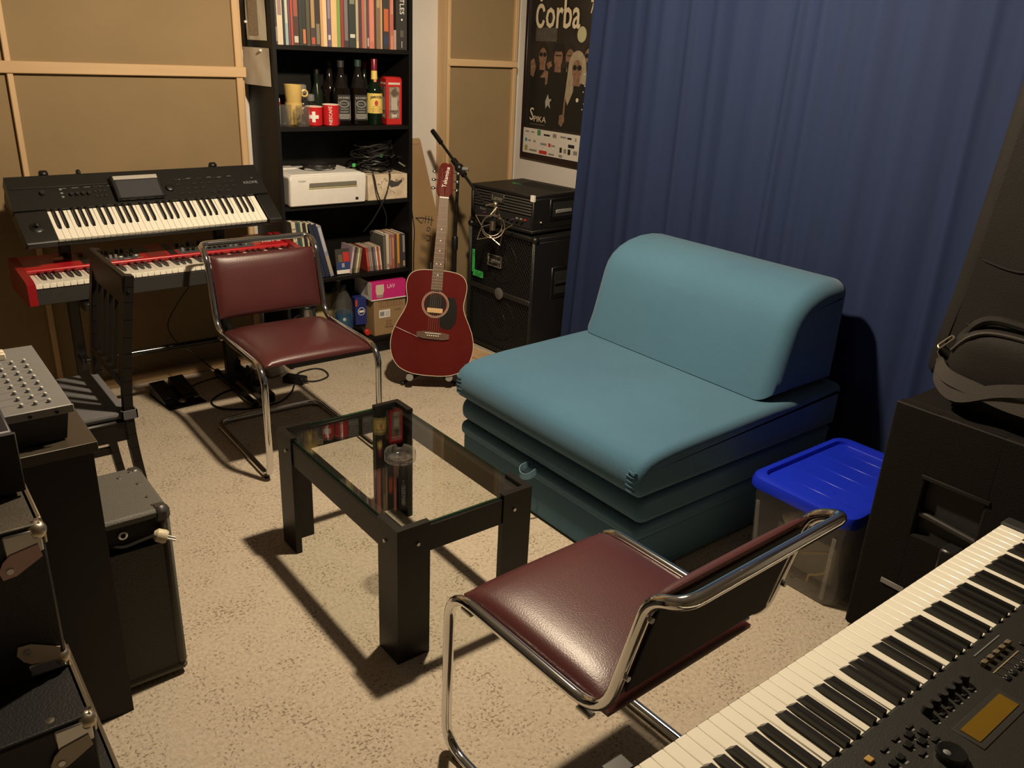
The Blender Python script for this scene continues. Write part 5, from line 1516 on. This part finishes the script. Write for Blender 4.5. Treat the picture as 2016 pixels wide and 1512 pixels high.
# --- red stage keyboard
def red_keyboard():
    M = Matrix.Translation((.477, 3.410, .676)) @ Matrix.Rotation(R(.96), 4, 'Z')
    t = thing('stage_keyboard', 'red 76-key stage keyboard covered in knobs on the lower tier of the stand', 'keyboard', M=M)
    KW = 45*.0235; D = .325
    obj('body', MB().box(-.001, KW+.001, .004, D, -.082, -.020, .003), mat('nord_underside', (.020, .019, .019), .6), t)
    for x0, x1 in ((-.030, -.0015), (KW+.0015, KW+.030)):
        poly = [(-.016, -.075), (-.012, .004), (.02, .012), (.14, .022), (D-.02, .040), (D, .034), (D, -.085), (.03, -.088)]
        obj('end_cheek', MB().prism(poly, x0, x1, Matrix(((0, 0, 1, 0), (1, 0, 0, 0), (0, 1, 0, 0), (0, 0, 0, 1)))), mat('red_cheek', (.26, .008, .012), .3), t)
    sl = math.atan2(.018, D-.15)
    P = Matrix.Translation((0, .150, .018)) @ Matrix.Rotation(sl, 4, 'X')
    pn = obj('top_panel', MB().box(-.0012, KW+.0012, -.002, D-.152, -.036, 0, .003, P), M_RED, t)
    obj('front_ridge', MB().cyl((0, .148, .014), (KW, .148, .014), .0085, n=12), M_RED, t)
    g = mat('panel_slate', (.075, .075, .085), .45)
    Z = lambda x0, x1, y0, y1, m, nm='panel_zone': obj(nm, MB().box(x0, x1, y0, y1, -.001, .0010, 0, P), m, pn)
    Z(.205, .235, .012, .160, M_DGREY)
    Z(.238, .430, .010, .162, g)
    Z(.430, .475, .085, .162, g); Z(.545, .575, .012, .16, M_DGREY)
    Z(.585, .912, .010, .162, g)
    Z(.455, .535, .012, .07, mat('red_display', (.20, .02, .02), .3), 'display_window')
    rs = random.Random(4)
    for i in range(9):
        for j in range(2):
            x, y = .255+.020*i, .045+.065*j
            if (i+j) % 3 != 2:
                knob(pn, x, y, .001, .0065, .013, M_BLK if rs.random() < .7 else M_GREY, P)
            else:
                obj('button', MB().box(x-.006, x+.006, y-.004, y+.004, .001, .004, .001, P), M_LGREY if rs.random() < .5 else M_IVORY, pn)
    for i in range(13):
        for j in range(2):
            x, y = .602+.0232*i, .040+.07*j
            if (i*2+j) % 4 != 3:
                knob(pn, x, y, .001, .0068, .014, M_BLK if rs.random() < .75 else M_GREY, P)
            else:
                obj('button', MB().box(x-.006, x+.006, y-.004, y+.004, .001, .004, .001, P), M_LGREY, pn)
    for k in range(4):
        obj('drawbar_led', MB().box(.26+.05*k, .285+.05*k, .014, .020, .001, .003, 0, P), flat((.45, .10, .06)) if k % 2 else M_LGREY, pn)
    obj('pitch_stick', MB().box(.112, .150, .078, .086, .0, .016, .003, P), M_MAPLE, pn)
    obj('mod_wheel', MB().cyl((.155, .11, -.004), (.170, .11, -.004), .022, n=18, M=P), M_DGREY, pn)
    knob(pn, .222, .12, .001, .008, .012, flat((.45, .10, .06)), P)
    knob(pn, .932, .10, .001, .009, .014, M_BLK, P)
    obj('program_zone', MB().box(.918, .948, .03, .14, -.001, .0008, 0, P), mat('orange_zone', (.40, .07, .03), .4), pn)
    lettering('nord', .042, M_PRINTW, pn, P @ Matrix.Translation((1.005, .060, .0006)), sx=1.1, bold=.01)
    keybed(t, Matrix(), 45, 2)
red_keyboard()

# --- two-tier stand
def kb_stand():
    t = thing('keyboard_stand', 'black two-tier metal keyboard stand against the tan wall panel', 'keyboard stand', (1.0, 3.62, 0))
    o = Vector((1.0, 3.62, 0))
    for x in (.64, 1.265):
        X = x-1.0
        obj('foot_bar', MB().tube(fillet([(X, -.22, .016), (X, .27, .016)], .01), .016, 10), M_BLK, t)
        obj('upright', MB().box(X-.020, X+.020, .055, .095, .03, .93, .004), M_BLK, t)
        obj('lower_arm', MB().box(X-.016, X+.016, -.235, .09, .555, .588, .004), M_BLK, t)
        # upper arm follows the tilt of the keyboard it carries
        c = (MK @ Vector((x-.595, .30, -.093)))-o; e = (MK @ Vector((x-.595, .06, -.058)))-o
        obj('upper_arm', MB().bar((X, e.y, e.z), (X, c.y, c.z), .030, .030, (0, -.5, 1)), M_BLK, t)
        obj('arm_lip', MB().bar((X, e.y, e.z-.01), (X, e.y-.035, e.z+.040), .024, .012, (0, 1, 1)), M_BLK, t)
        obj('tier_clamp', MB().box(X-.028, X+.028, .045, .105, .54, .60, .005), M_BLK, t)
        k = MB().cyl((X+.028, .075, .57), (X+.055, .075, .57), .016, n=12)
        obj('clamp_knob', k, M_BLK, t)
    obj('cross_bar', MB().cyl((-.36, -.02, .285), (.265, -.02, .285), .014, n=12), M_BLKG, t)
    obj('cross_bar', MB().cyl((-.36, .075, .545), (.265, .075, .545), .016, n=12), M_BLK, t)
    for X in (-.36, .265):
        obj('bar_strut', MB().bar((X, -.02, .285), (X, .075, .285), .024, .024), M_BLK, t)
kb_stand()

# --- big keyboard in the foreground (its player's side faces the room)
def front_keyboard():
    M = frame((1.758, .532, .694), (-1, 0, 0), (0, -1, 0))
    t = thing('synthesizer', 'dark grey 88-key synthesizer with amber display in the bottom right foreground', 'keyboard', M=M)
    KW = 52*.0235; D = .385
    body = mat('synth_grey', (.022, .0205, .018), .5, bump=.2, bscale=400)
    obj('body', MB().box(-.055, KW+.055, -.006, D, -.075, -.020, .004), body, t)
    obj('end_block', MB().box(-.040, -.0015, -.004, D, -.03, .004, .004), M_BLKM, t)
    obj('end_block', MB().box(KW+.0015, KW+.056, -.008, D, -.03, .008, .006), body, t)
    pn = obj('control_panel', MB().box(-.052, KW+.052, .1495, D, -.022, .006, .003), body, t)
    W2 = lambda X, Y: (1.758-X, .532-Y)
    Z0 = .006
    x1, y1 = W2(1.090, .304); x0, y0 = W2(1.214, .276)
    lb = obj('display_bezel', MB().box(x0-.010, x1+.008, y1-.008, y0+.010, Z0-.001, Z0+.0012, .0005), mat('bezel_dark', (.030, .028, .024), .5), pn)
    obj('amber_display', MB().box(x0, x1, y1, y0, Z0+.001, Z0+.0022), mat('amber_lcd', (.165, .095, .006), .35), lb)
    x, y = W2(1.030, .288)
    obj('value_dial', MB().lathe([(.021, 0), (.0205, .008), (.018, .011), (.006, .0095), (.0, .0092)], 28, Matrix.Translation((x, y, Z0))), M_BLKG, pn)
    obj('dial_dimple', MB().lathe([(.0055, 0), (.004, .001), (0, .0012)], 12, Matrix.Translation((x+.007, y-.004, Z0+.010))), M_GREY, pn)
    for X in (1.085, 1.108, 1.130, 1.152, 1.173, 1.196):
        x, y = W2(X, .350); knob(pn, x, y, Z0, .0082, .014, M_BLKM)
        obj('knob_mark', MB().box(x-.001, x+.001, y+.010, y+.013, Z0, Z0+.0008), M_LGREY, pn)
    for X in (1.080, 1.101, 1.122, 1.147, 1.168, 1.190):
        x, y = W2(X, .334); obj('button', MB().box(x-.0065, x+.0065, y-.003, y+.003, Z0, Z0+.003, .0008), M_DGREY if X > 1.09 else M_BLK, pn)
        obj('button_mark', MB().box(x-.002, x+.002, y+.005, y+.0075, Z0, Z0+.0006), M_LGREY, pn)
    for X, Y in ((1.020, .342), (1.041, .333), (1.001, .333), (1.023, .325)):
        x, y = W2(X, Y); obj('cursor_button', MB().box(x-.0065, x+.0065, y-.0055, y+.0055, Z0, Z0+.004, .001), M_BLK, pn)
        obj('cursor_mark', MB().prism([(x-.002, y+.008), (x+.002, y+.008), (x, y+.011)], Z0, Z0+.0006), M_LGREY, pn)
    for X, Y in ((.998, .350), (1.036, .350), (1.044, .316), (1.004, .314), (.967, .349)):
        x, y = W2(X, Y); obj('button', MB().box(x-.007, x+.007, y-.003, y+.003, Z0, Z0+.003, .0008), M_DGREY, pn)
        obj('button_mark', MB().box(x-.003, x+.003, y+.005, y+.0075, Z0, Z0+.0006), M_LGREY, pn)
    x, y = W2(.932, .351); obj('lit_button', MB().box(x-.006, x+.006, y-.005, y+.005, Z0, Z0+.004, .001), mat('amber_button', (.52, .33, .10), .4), pn)
    for X in (.953, .971, .912):
        x, y = W2(X, .328); obj('button', MB().box(x-.006, x+.006, y-.005, y+.005, Z0, Z0+.004, .001), M_BLK, pn)
        obj('button_mark', MB().box(x-.004, x+.004, y+.008, y+.011, Z0, Z0+.0006), M_GREY, pn)
    # slider bank
    for k in range(5):
        x, y = W2(1.262+.0205*k, .332)
        s = obj('slider_slot', MB().box(x-.0022, x+.0022, y-.024, y+.026, Z0-.0005, Z0+.0008), M_BLKM, pn)
        obj('slider_cap', MB().box(x-.006, x+.006, y-.020, y-.012, Z0, Z0+.009, .001), mat('slider_cap', (.16, .13, .085), .5), s)
        obj('slider_label', MB().box(x-.005, x+.005, y+.014, y+.017, Z0, Z0+.0008), M_GREY, s)
        obj('button', MB().box(x-.006, x+.006, y+.018, y+.024, Z0, Z0+.003, .001), M_BLK, pn)
    x, y = W2(1.30, .332)
    obj('panel_line', MB().box(x-.045, x+.045, y+.0005, y+.0022, Z0, Z0+.0010), mat('panel_line', (.34, .28, .16), .5), pn)
    obj('panel_line', MB().box(x-.06, x+.03, y-.036, y-.034, Z0, Z0+.0010), M_GREY, pn)
    for k in range(5):
        x, y = W2(1.375+.03*k, .335); obj('button', MB().box(x-.010, x+.010, y-.004, y+.004, Z0, Z0+.003, .001), M_DGREY, pn)
        x, y = W2(1.375+.03*k, .300); obj('button', MB().box(x-.010, x+.010, y-.004, y+.004, Z0, Z0+.003, .001), M_DGREY, pn)
    obj('key_felt', MB().box(0, KW, .1485, .1500, -.01, .0035), M_BLKM, t)
    obj('key_slip', MB().box(-.001, KW+.001, -.008, -.0015, -.045, -.012, .002), M_BLK, t)
    keybed(t, Matrix(), 52, 5)
    s = thing('synthesizer_stand', 'black square-tube stand under the foreground synthesizer, one arm end showing', 'keyboard stand', (1.15, .33, 0))
    for X in (.672-1.15, 1.62-1.15):
        obj('arm', MB().box(X-.022, X+.022, -.17, .246, .572, .6186, .004), M_BLK, s)
        obj('arm_stop', MB().box(X-.022, X+.022, .216, .248, .618, .668, .004), M_BLK, s)
        obj('leg', MB().box(X-.020, X+.020, -.17, -.13, 0.018, .575, .003), M_BLK, s)
        obj('foot_bar', MB().box(X-.020, X+.020, -.24, .10, 0, .026, .004), M_BLK, s)
    obj('cross_bar', MB().box(.672-1.15, 1.62-1.15, -.165, -.135, .30, .34, .003), M_BLK, s)
front_keyboard()

# ================================================================ left side: desk, mixer, amp, cases
def desk():
    t = thing('desk', 'black-brown desk at the left edge carrying the mixer', 'desk', (0, 1.80, 0))
    D = mat('desk_brown', (.030, .023, .017), .5, col2=(.036, .028, .020), scale=10, stretch=(1, .1, 1))
    obj('top', MB().box(-.42, .318, 0, .72, .716, .741, .001), mat('desk_top', (.045, .035, .023), .45, col2=(.038, .029, .019), scale=10, stretch=(1, .1, 1)), t)
    obj('end_panel', MB().box(-.40, .308, .008, .030, 0, .716), M_BLACKW, t)
    obj('end_panel', MB().box(-.40, .308, .69, .712, 0, .716), M_BLACKW, t)
    obj('back_panel', MB().box(-.405, -.385, .03, .69, .1, .716), M_BLACKW, t)
desk()
def mixer():
    t = thing('mixing_console', 'grey mixing console with small fader caps on the desk', 'mixer', (.28, 1.842, .7413))
    w, d = .30, .415
    obj('body', MB().add([(-w, .0, 0.004), (-.012, .0, .004), (-.012, d, .004), (-w, d, .004), (-w, -.004, .078), (0, -.004, .078), (0, d, .078), (-w, d, .078)],
        [(3, 2, 1, 0), (4, 5, 6, 7), (0, 1, 5, 4), (1, 2, 6, 5), (2, 3, 7, 6), (3, 0, 4, 7)]), M_DGREY, t)
    pl = obj('faceplate', MB().box(-w-.004, .006, -.012, d+.006, .078, .084, .0015), mat('mixer_grey', (.17, .17, .168), .45), t)
    obj('front_lip', MB().box(-w-.004, .008, -.014, -.010, .066, .084, .001), M_LGREY, t)
    for x in (-.075, -.025):
        obj('screw', MB().cyl((x, -.0145, .074), (x, -.0165, .074), .004, n=8), M_BLKM, t)
    for k in range(8):
        y = .022+.040*k
        obj('channel_line', MB().box(-w+.01, -.02, y+.016, y+.0172, .084, .0845), M_GREY, pl)
        for j in range(5):
            x = -.030-.026*j-(.020 if j > 2 else 0)
            kn = knob(pl, x, y, .084, .0050, .006, M_GREY, name='knob')
            obj('knob_cap', MB().lathe([(.0028, .090), (.0024, .0915), (0, .0918)], 8, Matrix.Translation((x, y, 0))), M_IVORY, kn)
        f = obj('fader_slot', MB().box(-.215, -.165, y-.0015, y+.0015, .084, .0848), M_BLKM, pl)
        obj('fader_cap', MB().box(-.182-.004*(k % 3), -.168-.004*(k % 3), y-.006, y+.006, .0846, .098, .002), M_DGREY, f)
        obj('fader_cap', MB().box(-.177-.004*(k % 3), -.173-.004*(k % 3), y-.006, y+.006, .0975, .0985, .0003), M_IVORY, f)
    for y in (.345, .368):
        obj('main_fader', MB().box(-.085, -.062, y-.008, y+.008, .084, .100, .002), mat('cream_fader', (.62, .54, .40), .5), pl)
    obj('label_strip', MB().box(-.125, -.105, .335, .365, .084, .0855), M_PRINTW, pl)
    knob(pl, -.085, .395, .084, .008, .012, M_BLK)
    for x, y in ((-.03, .05), (-w+.04, .05), (-.03, d-.05), (-w+.04, d-.05)):
        obj('foot', MB().cyl((x, y, 0), (x, y, .006), .012, n=10), M_BLK, t)
mixer()
def small_amp():
    t = thing('guitar_amplifier', 'small grey-topped guitar amplifier standing half under the desk', 'amplifier', (.463, 1.868, 0))
    W, D, H = .33, .256, .500
    sh = MB()
    sh.box(-W, 0, 0, D, .475, H, .008).box(-W, 0, 0, D, .012, .035, .008).box(-.022, 0, .0, D, .03, .48, .008).box(-W, -W+.022, 0, D, .03, .48, .008)
    obj('shell', sh, M_TOLEXG, t)
    obj('front_baffle', MB().box(-W+.02, -.02, D-.035, D-.02, .03, .48), M_BLKM, t)
    obj('rear_panel', MB().box(-W+.021, -.021, .006, .018, .034, .405, .001), M_TOLEX, t)
    ch = obj('chassis', MB().box(-W+.021, -.021, .030, .10, .405, .476), M_BLKM, t)
    obj('jack_socket', MB().lathe([(.011, 0), (.011, .004), (.006, .005), (.006, .0)], 16, Matrix.Translation((-.105, .030, .440)) @ Matrix.Rotation(PI/2, 4, 'X')), M_STEEL, ch)
    for k, (x, y) in enumerate(((-.028, .030), (-.028, .075), (-.028, .155), (-.06, .21), (-.028, .23))):
        obj('screw', MB().lathe([(.0065, 0), (.005, .002), (0, .0026)], 10, Matrix.Translation((x, y, H))), M_STEEL, t)
    for y in (0, D):
        cy = y+(.028 if y == 0 else -.028)
        obj('corner_protector', MB().box(-.040, .003, y-.003 if y == 0 else y-.040, y+.040 if y == 0 else y+.003, H-.040, H+.003, .012), mat('corner_black', (.035, .033, .030), .4), t)
    for x in (-.05, -W+.05):
        for y in (.05, D-.05):
            obj('foot', MB().cyl((x, y, 0), (x, y, .014), .015, n=12), M_BLK, t)
    p = thing('mains_plug', 'pale two-pin mains plug hanging at the back of the small amplifier', 'plug', (.435, 1.852, .435))
    obj('plug_body', MB().lathe([(.008, -.02), (.016, -.012), (.017, .006), (.014, .012), (0, .012)], 14, Matrix.Rotation(R(115), 4, 'Y') @ Matrix.Rotation(R(20), 4, 'X')), mat('plug_cream', (.56, .49, .33), .5), p)
    Mp = Matrix.Rotation(R(115), 4, 'Y') @ Matrix.Rotation(R(20), 4, 'X')
    for s in (-1, 1):
        obj('pin', MB().cyl((0, s*.008, .012), (0, s*.008, .032), .0024, n=8, M=Mp), M_STEEL, p)
    obj('cord', MB().tube(smooth([(-.016, .001, .008), (-.05, .004, .002), (-.09, .01, -.005), (-.13, .03, .005)], 5), .0035, 6), M_CABLE, p)
small_amp()
M_FCASE = mat('flight_case_black', (.007, .0065, .0075), .5, bump=.4, bscale=220)
M_FTOP = mat('flight_case_worn_top', (.060, .048, .032), .6, bump=.5, bscale=200, col2=(.042, .034, .023), scale=14)
def flight_case(x1, y0, y1, z0, z1, label, tagm, corners):
    t = thing('flight_case', label, 'case', (x1, y0, z0), group='stacked flight cases')
    w, d, h = .50, y1-y0, z1-z0
    obj('shell', MB().box(-w, 0, 0, d, 0, h-.006, .004), M_FCASE, t)
    obj('lid_sheet', MB().box(-w+.002, -.002, .002, d-.002, h-.0065, h, .002), M_FTOP if z1 > .7 else M_FCASE, t)
    obj('edge_rail', MB().box(-.010, .003, .02, d-.02, h-.012, h, .002), mat('case_rail', (.16, .13, .09), .4, .6), t)
    for zc in corners:
        zz = h-.020 if zc else .020
        c = obj('ball_corner', MB().sphere((-.010, .010, zz+.004), .017, 14, 10), M_BRASS, t)
        obj('corner_flange', MB().box(-.060, -.004, -.004, .002, zz-.030 if zc else zz-.012, zz+.012, .002), M_STEEL, c)
        obj('corner_flange', MB().box(-.002, .004, .004, .045, zz-.022, zz+.012, .002), M_BRASS, c)
        tg = MB().prism([(-.055, -.010), (-.012, -.002), (-.008, -.026), (-.022, -.034), (-.050, -.050), (-.070, -.052), (-.074, -.036), (-.066, -.020)], 0, .002, frame((0, -.0045, zz-.012 if zc else zz+.006), (1, 0, 0), (0, 0, 1 if zc else -1)))
        f = obj('flange_tail', tg, tagm if zc else pale, c)
        obj('rivet', MB().cyl((-.058, -.0066, zz-.050 if zc else zz+.044), (-.058, -.0085, zz-.050 if zc else zz+.044), .0055, n=10), M_STEEL, f)
    obj('top_rivet', MB().lathe([(.010, -.003), (.007, .0), (0, .0006)], 12, Matrix.Translation((-.060, .022, h))), M_BRASS, t)
    for x in (-.46, -.05):
        for y in (.05, d-.05):
            obj('stacking_foot', MB().cyl((x, y, -.0002), (x, y, .004), .014, n=10), M_BLK, t)
    return t
pink = mat('pink_primer_metal', (.55, .38, .37), .5)
pale = mat('pale_zinc', (.50, .44, .36), .45)
flight_case(.185, 1.16, 1.77, .0, .300, 'lowest of the stacked black flight cases at the bottom left', pale, [])
flight_case(.152, 1.262, 1.77, .3006, .500, 'middle one of the stacked black flight cases with a shiny metal corner', pale, [1])
flight_case(.146, 1.402, 1.77, .5006, .800, 'topmost of the stacked flight cases, pink metal tag on its corner', pink, [1, 0])
t = thing('rack_unit', 'dark rack unit lying on the topmost flight case at the left edge', 'rack unit', (.14, 1.52, .8026))
obj('chassis', MB().box(-.44, 0, 0, .235, .004, .120, .004), mat('rack_dark', (.012, .010, .018), .5), t)
obj('front_plate', MB().box(-.45, .004, -.006, .002, .006, .118, .002), M_BLKM, t)
for x in (-.40, -.05):
    for y in (.04, .2):
        obj('foot', MB().cyl((x, y, 0), (x, y, .006), .012, n=10), M_BLK, t)

# --- black wooden chair turned to the desk
def wood_chair():
    t = thing('slatted_chair', 'black wooden slat-back chair with a grey seat cushion, turned to the desk', 'chair', (.555, 2.78, 0))
    W = .19
    for s in (-1, 1):
        y = s*W
        p = smooth([(.040, y, 0), (.016, y, .20), (.0, y, .43), (.018, y, .65), (.052, y, .888)], 5)
        mb = MB()
        for i in range(len(p)-1): mb.bar(p[i], p[i+1]+(p[i+1]-p[i])*.03, .034, .026, (1, 0, 0))
        obj('rear_leg', mb, M_BLACKW, t)
        obj('bolt', MB().cyl((.045, y-.0175*0+s*0-.018, .845), (.045, y-.0205, .845), .006, n=10), M_BLK, t) if s < 0 else None
        obj('front_leg', MB().bar((-.40, y, 0), (-.385, y, .42), .034, .034, (1, 0, 0)), M_BLACKW, t)
        obj('side_rail', MB().bar((-.385, y, .395), (.0, y, .395), .022, .055), M_BLACKW, t)
        obj('stretcher', MB().bar((-.39, y, .16), (.018, y, .16), .018, .026), M_BLACKW, t)
    obj('top_rail', MB().box(.030, .052, -W-.014, W+.014, .79, .89, .004, Matrix.Translation((0, 0, 0))), M_BLACKW, t)
    obj('lower_rail', MB().box(-.006, .016, -W, W, .530, .562, .004), M_BLACKW, t)
    for k in range(5):
        y = -W+.055+(2*W-.11)*k/4
        obj('back_slat', MB().bar((.006, y, .555), (.040, y, .80), .018, .012, (1, 0, 0)), M_BLACKW, t)
    obj('seat_board', MB().box(-.41, .012, -W-.012, W+.012, .418, .436, .006), M_BLACKW, t)
    obj('front_rail', MB().box(-.40, -.38, -W, W, .37, .42), M_BLACKW, t)
    obj('back_rail', MB().box(-.008, .012, -W, W, .37, .42), M_BLACKW, t)
    c = obj('seat_cushion', MB().pillow([(-.405, .437), (.0, .437), (.006, .447), (.0, .462), (-.39, .466), (-.41, .452)], -W-.008, W+.008, .012, 4), M_GREYC, t)
    st = MB()
    for s in (-1,):
        y = s*W
        st.box(-.022, .024, y-.022, y-.018, .440, .468).box(.020, .024, y-.022, y+.022, .440, .468).box(-.022, -.018, y-.022, y+.022, .440, .468)
    obj('cushion_strap', st, M_GREYC, c)
wood_chair()

# ================================================================ things on the floor
t = thing('pedal_board', 'two black foot pedals on a small black mat under the keyboards', 'pedals', (1.01, 3.69, 0), R(6))
obj('mat', MB().box(-.085, .085, -.115, .115, 0, .008, .003), M_FELT, t)
for x, y, h in ((-.045, .03, .060), (.045, .035, .066)):
    p = obj('pedal', MB().add([(x-.036, y-.09, .008), (x+.036, y-.09, .008), (x+.036, y+.085, .008), (x-.036, y+.085, .008), (x-.034, y-.088, .018), (x+.034, y-.088, .018), (x+.034, y+.082, h), (x-.034, y+.082, h)],
        [(3, 2, 1, 0), (4, 5, 6, 7), (0, 1, 5, 4), (1, 2, 6, 5), (2, 3, 7, 6), (3, 0, 4, 7)]), M_BLK, t)
    obj('treadle', MB().box(x-.028, x+.028, y-.07, y+.02, .022, .030, .003, Matrix.Translation((0, 0, 0))), M_DGREY, p)
obj('metal_pedal', MB().lathe([(.016, 0), (.019, .005), (.012, .010), (0, .011)], 14, Matrix.Translation((-.005, -.055, .008)) @ Matrix.Diagonal((1, 1.7, 1, 1))), M_STEEL, t)
obj('badge', MB().box(.045, .068, -.080, -.074, .019, .024), M_LGREY, t)
t = thing('power_strip', 'long black power strip on the carpet behind the chrome chair that faces us', 'power strip', (1.345, 3.66, 0), R(-1))
obj('housing', MB().box(-.030, .030, -.235, .235, 0, .045, .006), M_BLK, t)
for k in range(6):
    obj('socket', MB().lathe([(.020, .045), (.020, .047), (.017, .0475), (.016, .043), (0, .043)], 16, Matrix.Translation((0, -.19+.072*k, 0))), M_BLKM, t)
for k in (0, 2, 3, 5):
    obj('plug', MB().lathe([(.016, .044), (.017, .075), (.010, .085), (.004, .10)], 12, Matrix.Translation((0, -.19+.072*k, 0))), M_BLK, t)
obj('switch', MB().box(-.01, .01, -.228, -.214, .045, .049, .001), flat((.4, .02, .02)), t)
t = thing('power_adapter', 'black power brick lying on the carpet under the chrome chair by the bookcase', 'adapter', (1.545, 3.60, 0), R(38))
obj('brick', MB().box(-.028, .028, -.055, .055, 0, .034, .005), M_BLK, t)
obj('label', MB().box(-.020, .020, -.035, .030, .0338, .0345), M_DGREY, t)
obj('strain_relief', MB().cyl((0, -.055, .016), (0, -.075, .014), .006, .004, 10), M_BLK, t)
t = thing('white_adapter', 'off-white plug-in adapter lying behind the black power brick', 'adapter', (1.50, 3.74, 0), R(15))
obj('housing', MB().box(-.045, .045, -.03, .03, 0, .045, .010), mat('old_white_plastic', (.50, .46, .38), .5), t)
obj('plug_face', MB().box(-.03, .03, .029, .034, .01, .038, .002), M_GREY, t)
cable('floor_cable', [(1.515, 3.545, .010), (1.47, 3.48, .006), (1.38, 3.405, .005), (1.25, 3.40, .005), (1.14, 3.46, .005), (1.12, 3.56, .005), (1.20, 3.64, .005), (1.29, 3.66, .006)], .0045, M_CABLE, 'black cable curling from the power strip to the brick on the carpet', n=8)
cable('floor_cable', [(1.575, 3.655, .012), (1.62, 3.70, .006), (1.70, 3.71, .005), (1.73, 3.66, .005), (1.71, 3.58, .005), (1.64, 3.55, .005), (1.59, 3.57, .006)], .004, M_CABLE, 'thin black cable looped to the right of the power brick', n=8)
cable('floor_cable', [(1.00, 3.80, .020), (1.08, 3.79, .006), (1.18, 3.83, .005), (1.27, 3.85, .005), (1.305, 3.86, .007)], .003, M_CABLE, 'thin cable running along the carpet from pedals to power strip', n=6)
cable('floor_cable', [(.70, 3.72, .004), (.74, 3.66, .004), (.79, 3.60, .004), (.77, 3.55, .004), (.72, 3.57, .004)], .0035, M_CABLE, 'short loop of thin cable on the carpet beside the black chair', n=6)
cable('keyboard_cable', [(1.14, 3.76, .60), (1.145, 3.79, .50), (1.10, 3.82, .42), (1.04, 3.82, .32), (1.06, 3.80, .24), (1.14, 3.78, .16), (1.22, 3.78, .07), (1.29, 3.79, .05)], .003, M_CABLE, 'thin black cable hanging from the red keyboard down to the power strip', n=6)
cable('wall_cable', [(2.322, 3.80, .80), (2.332, 3.775, .66), (2.330, 3.775, .56), (2.345, 3.80, .42), (2.37, 3.82, .30), (2.38, 3.83, .10), (2.39, 3.85, .006)], .003, M_CABLE, 'thin black cable hanging down along the right side of the bookcase', n=6)
bpy.context.view_layer.update()
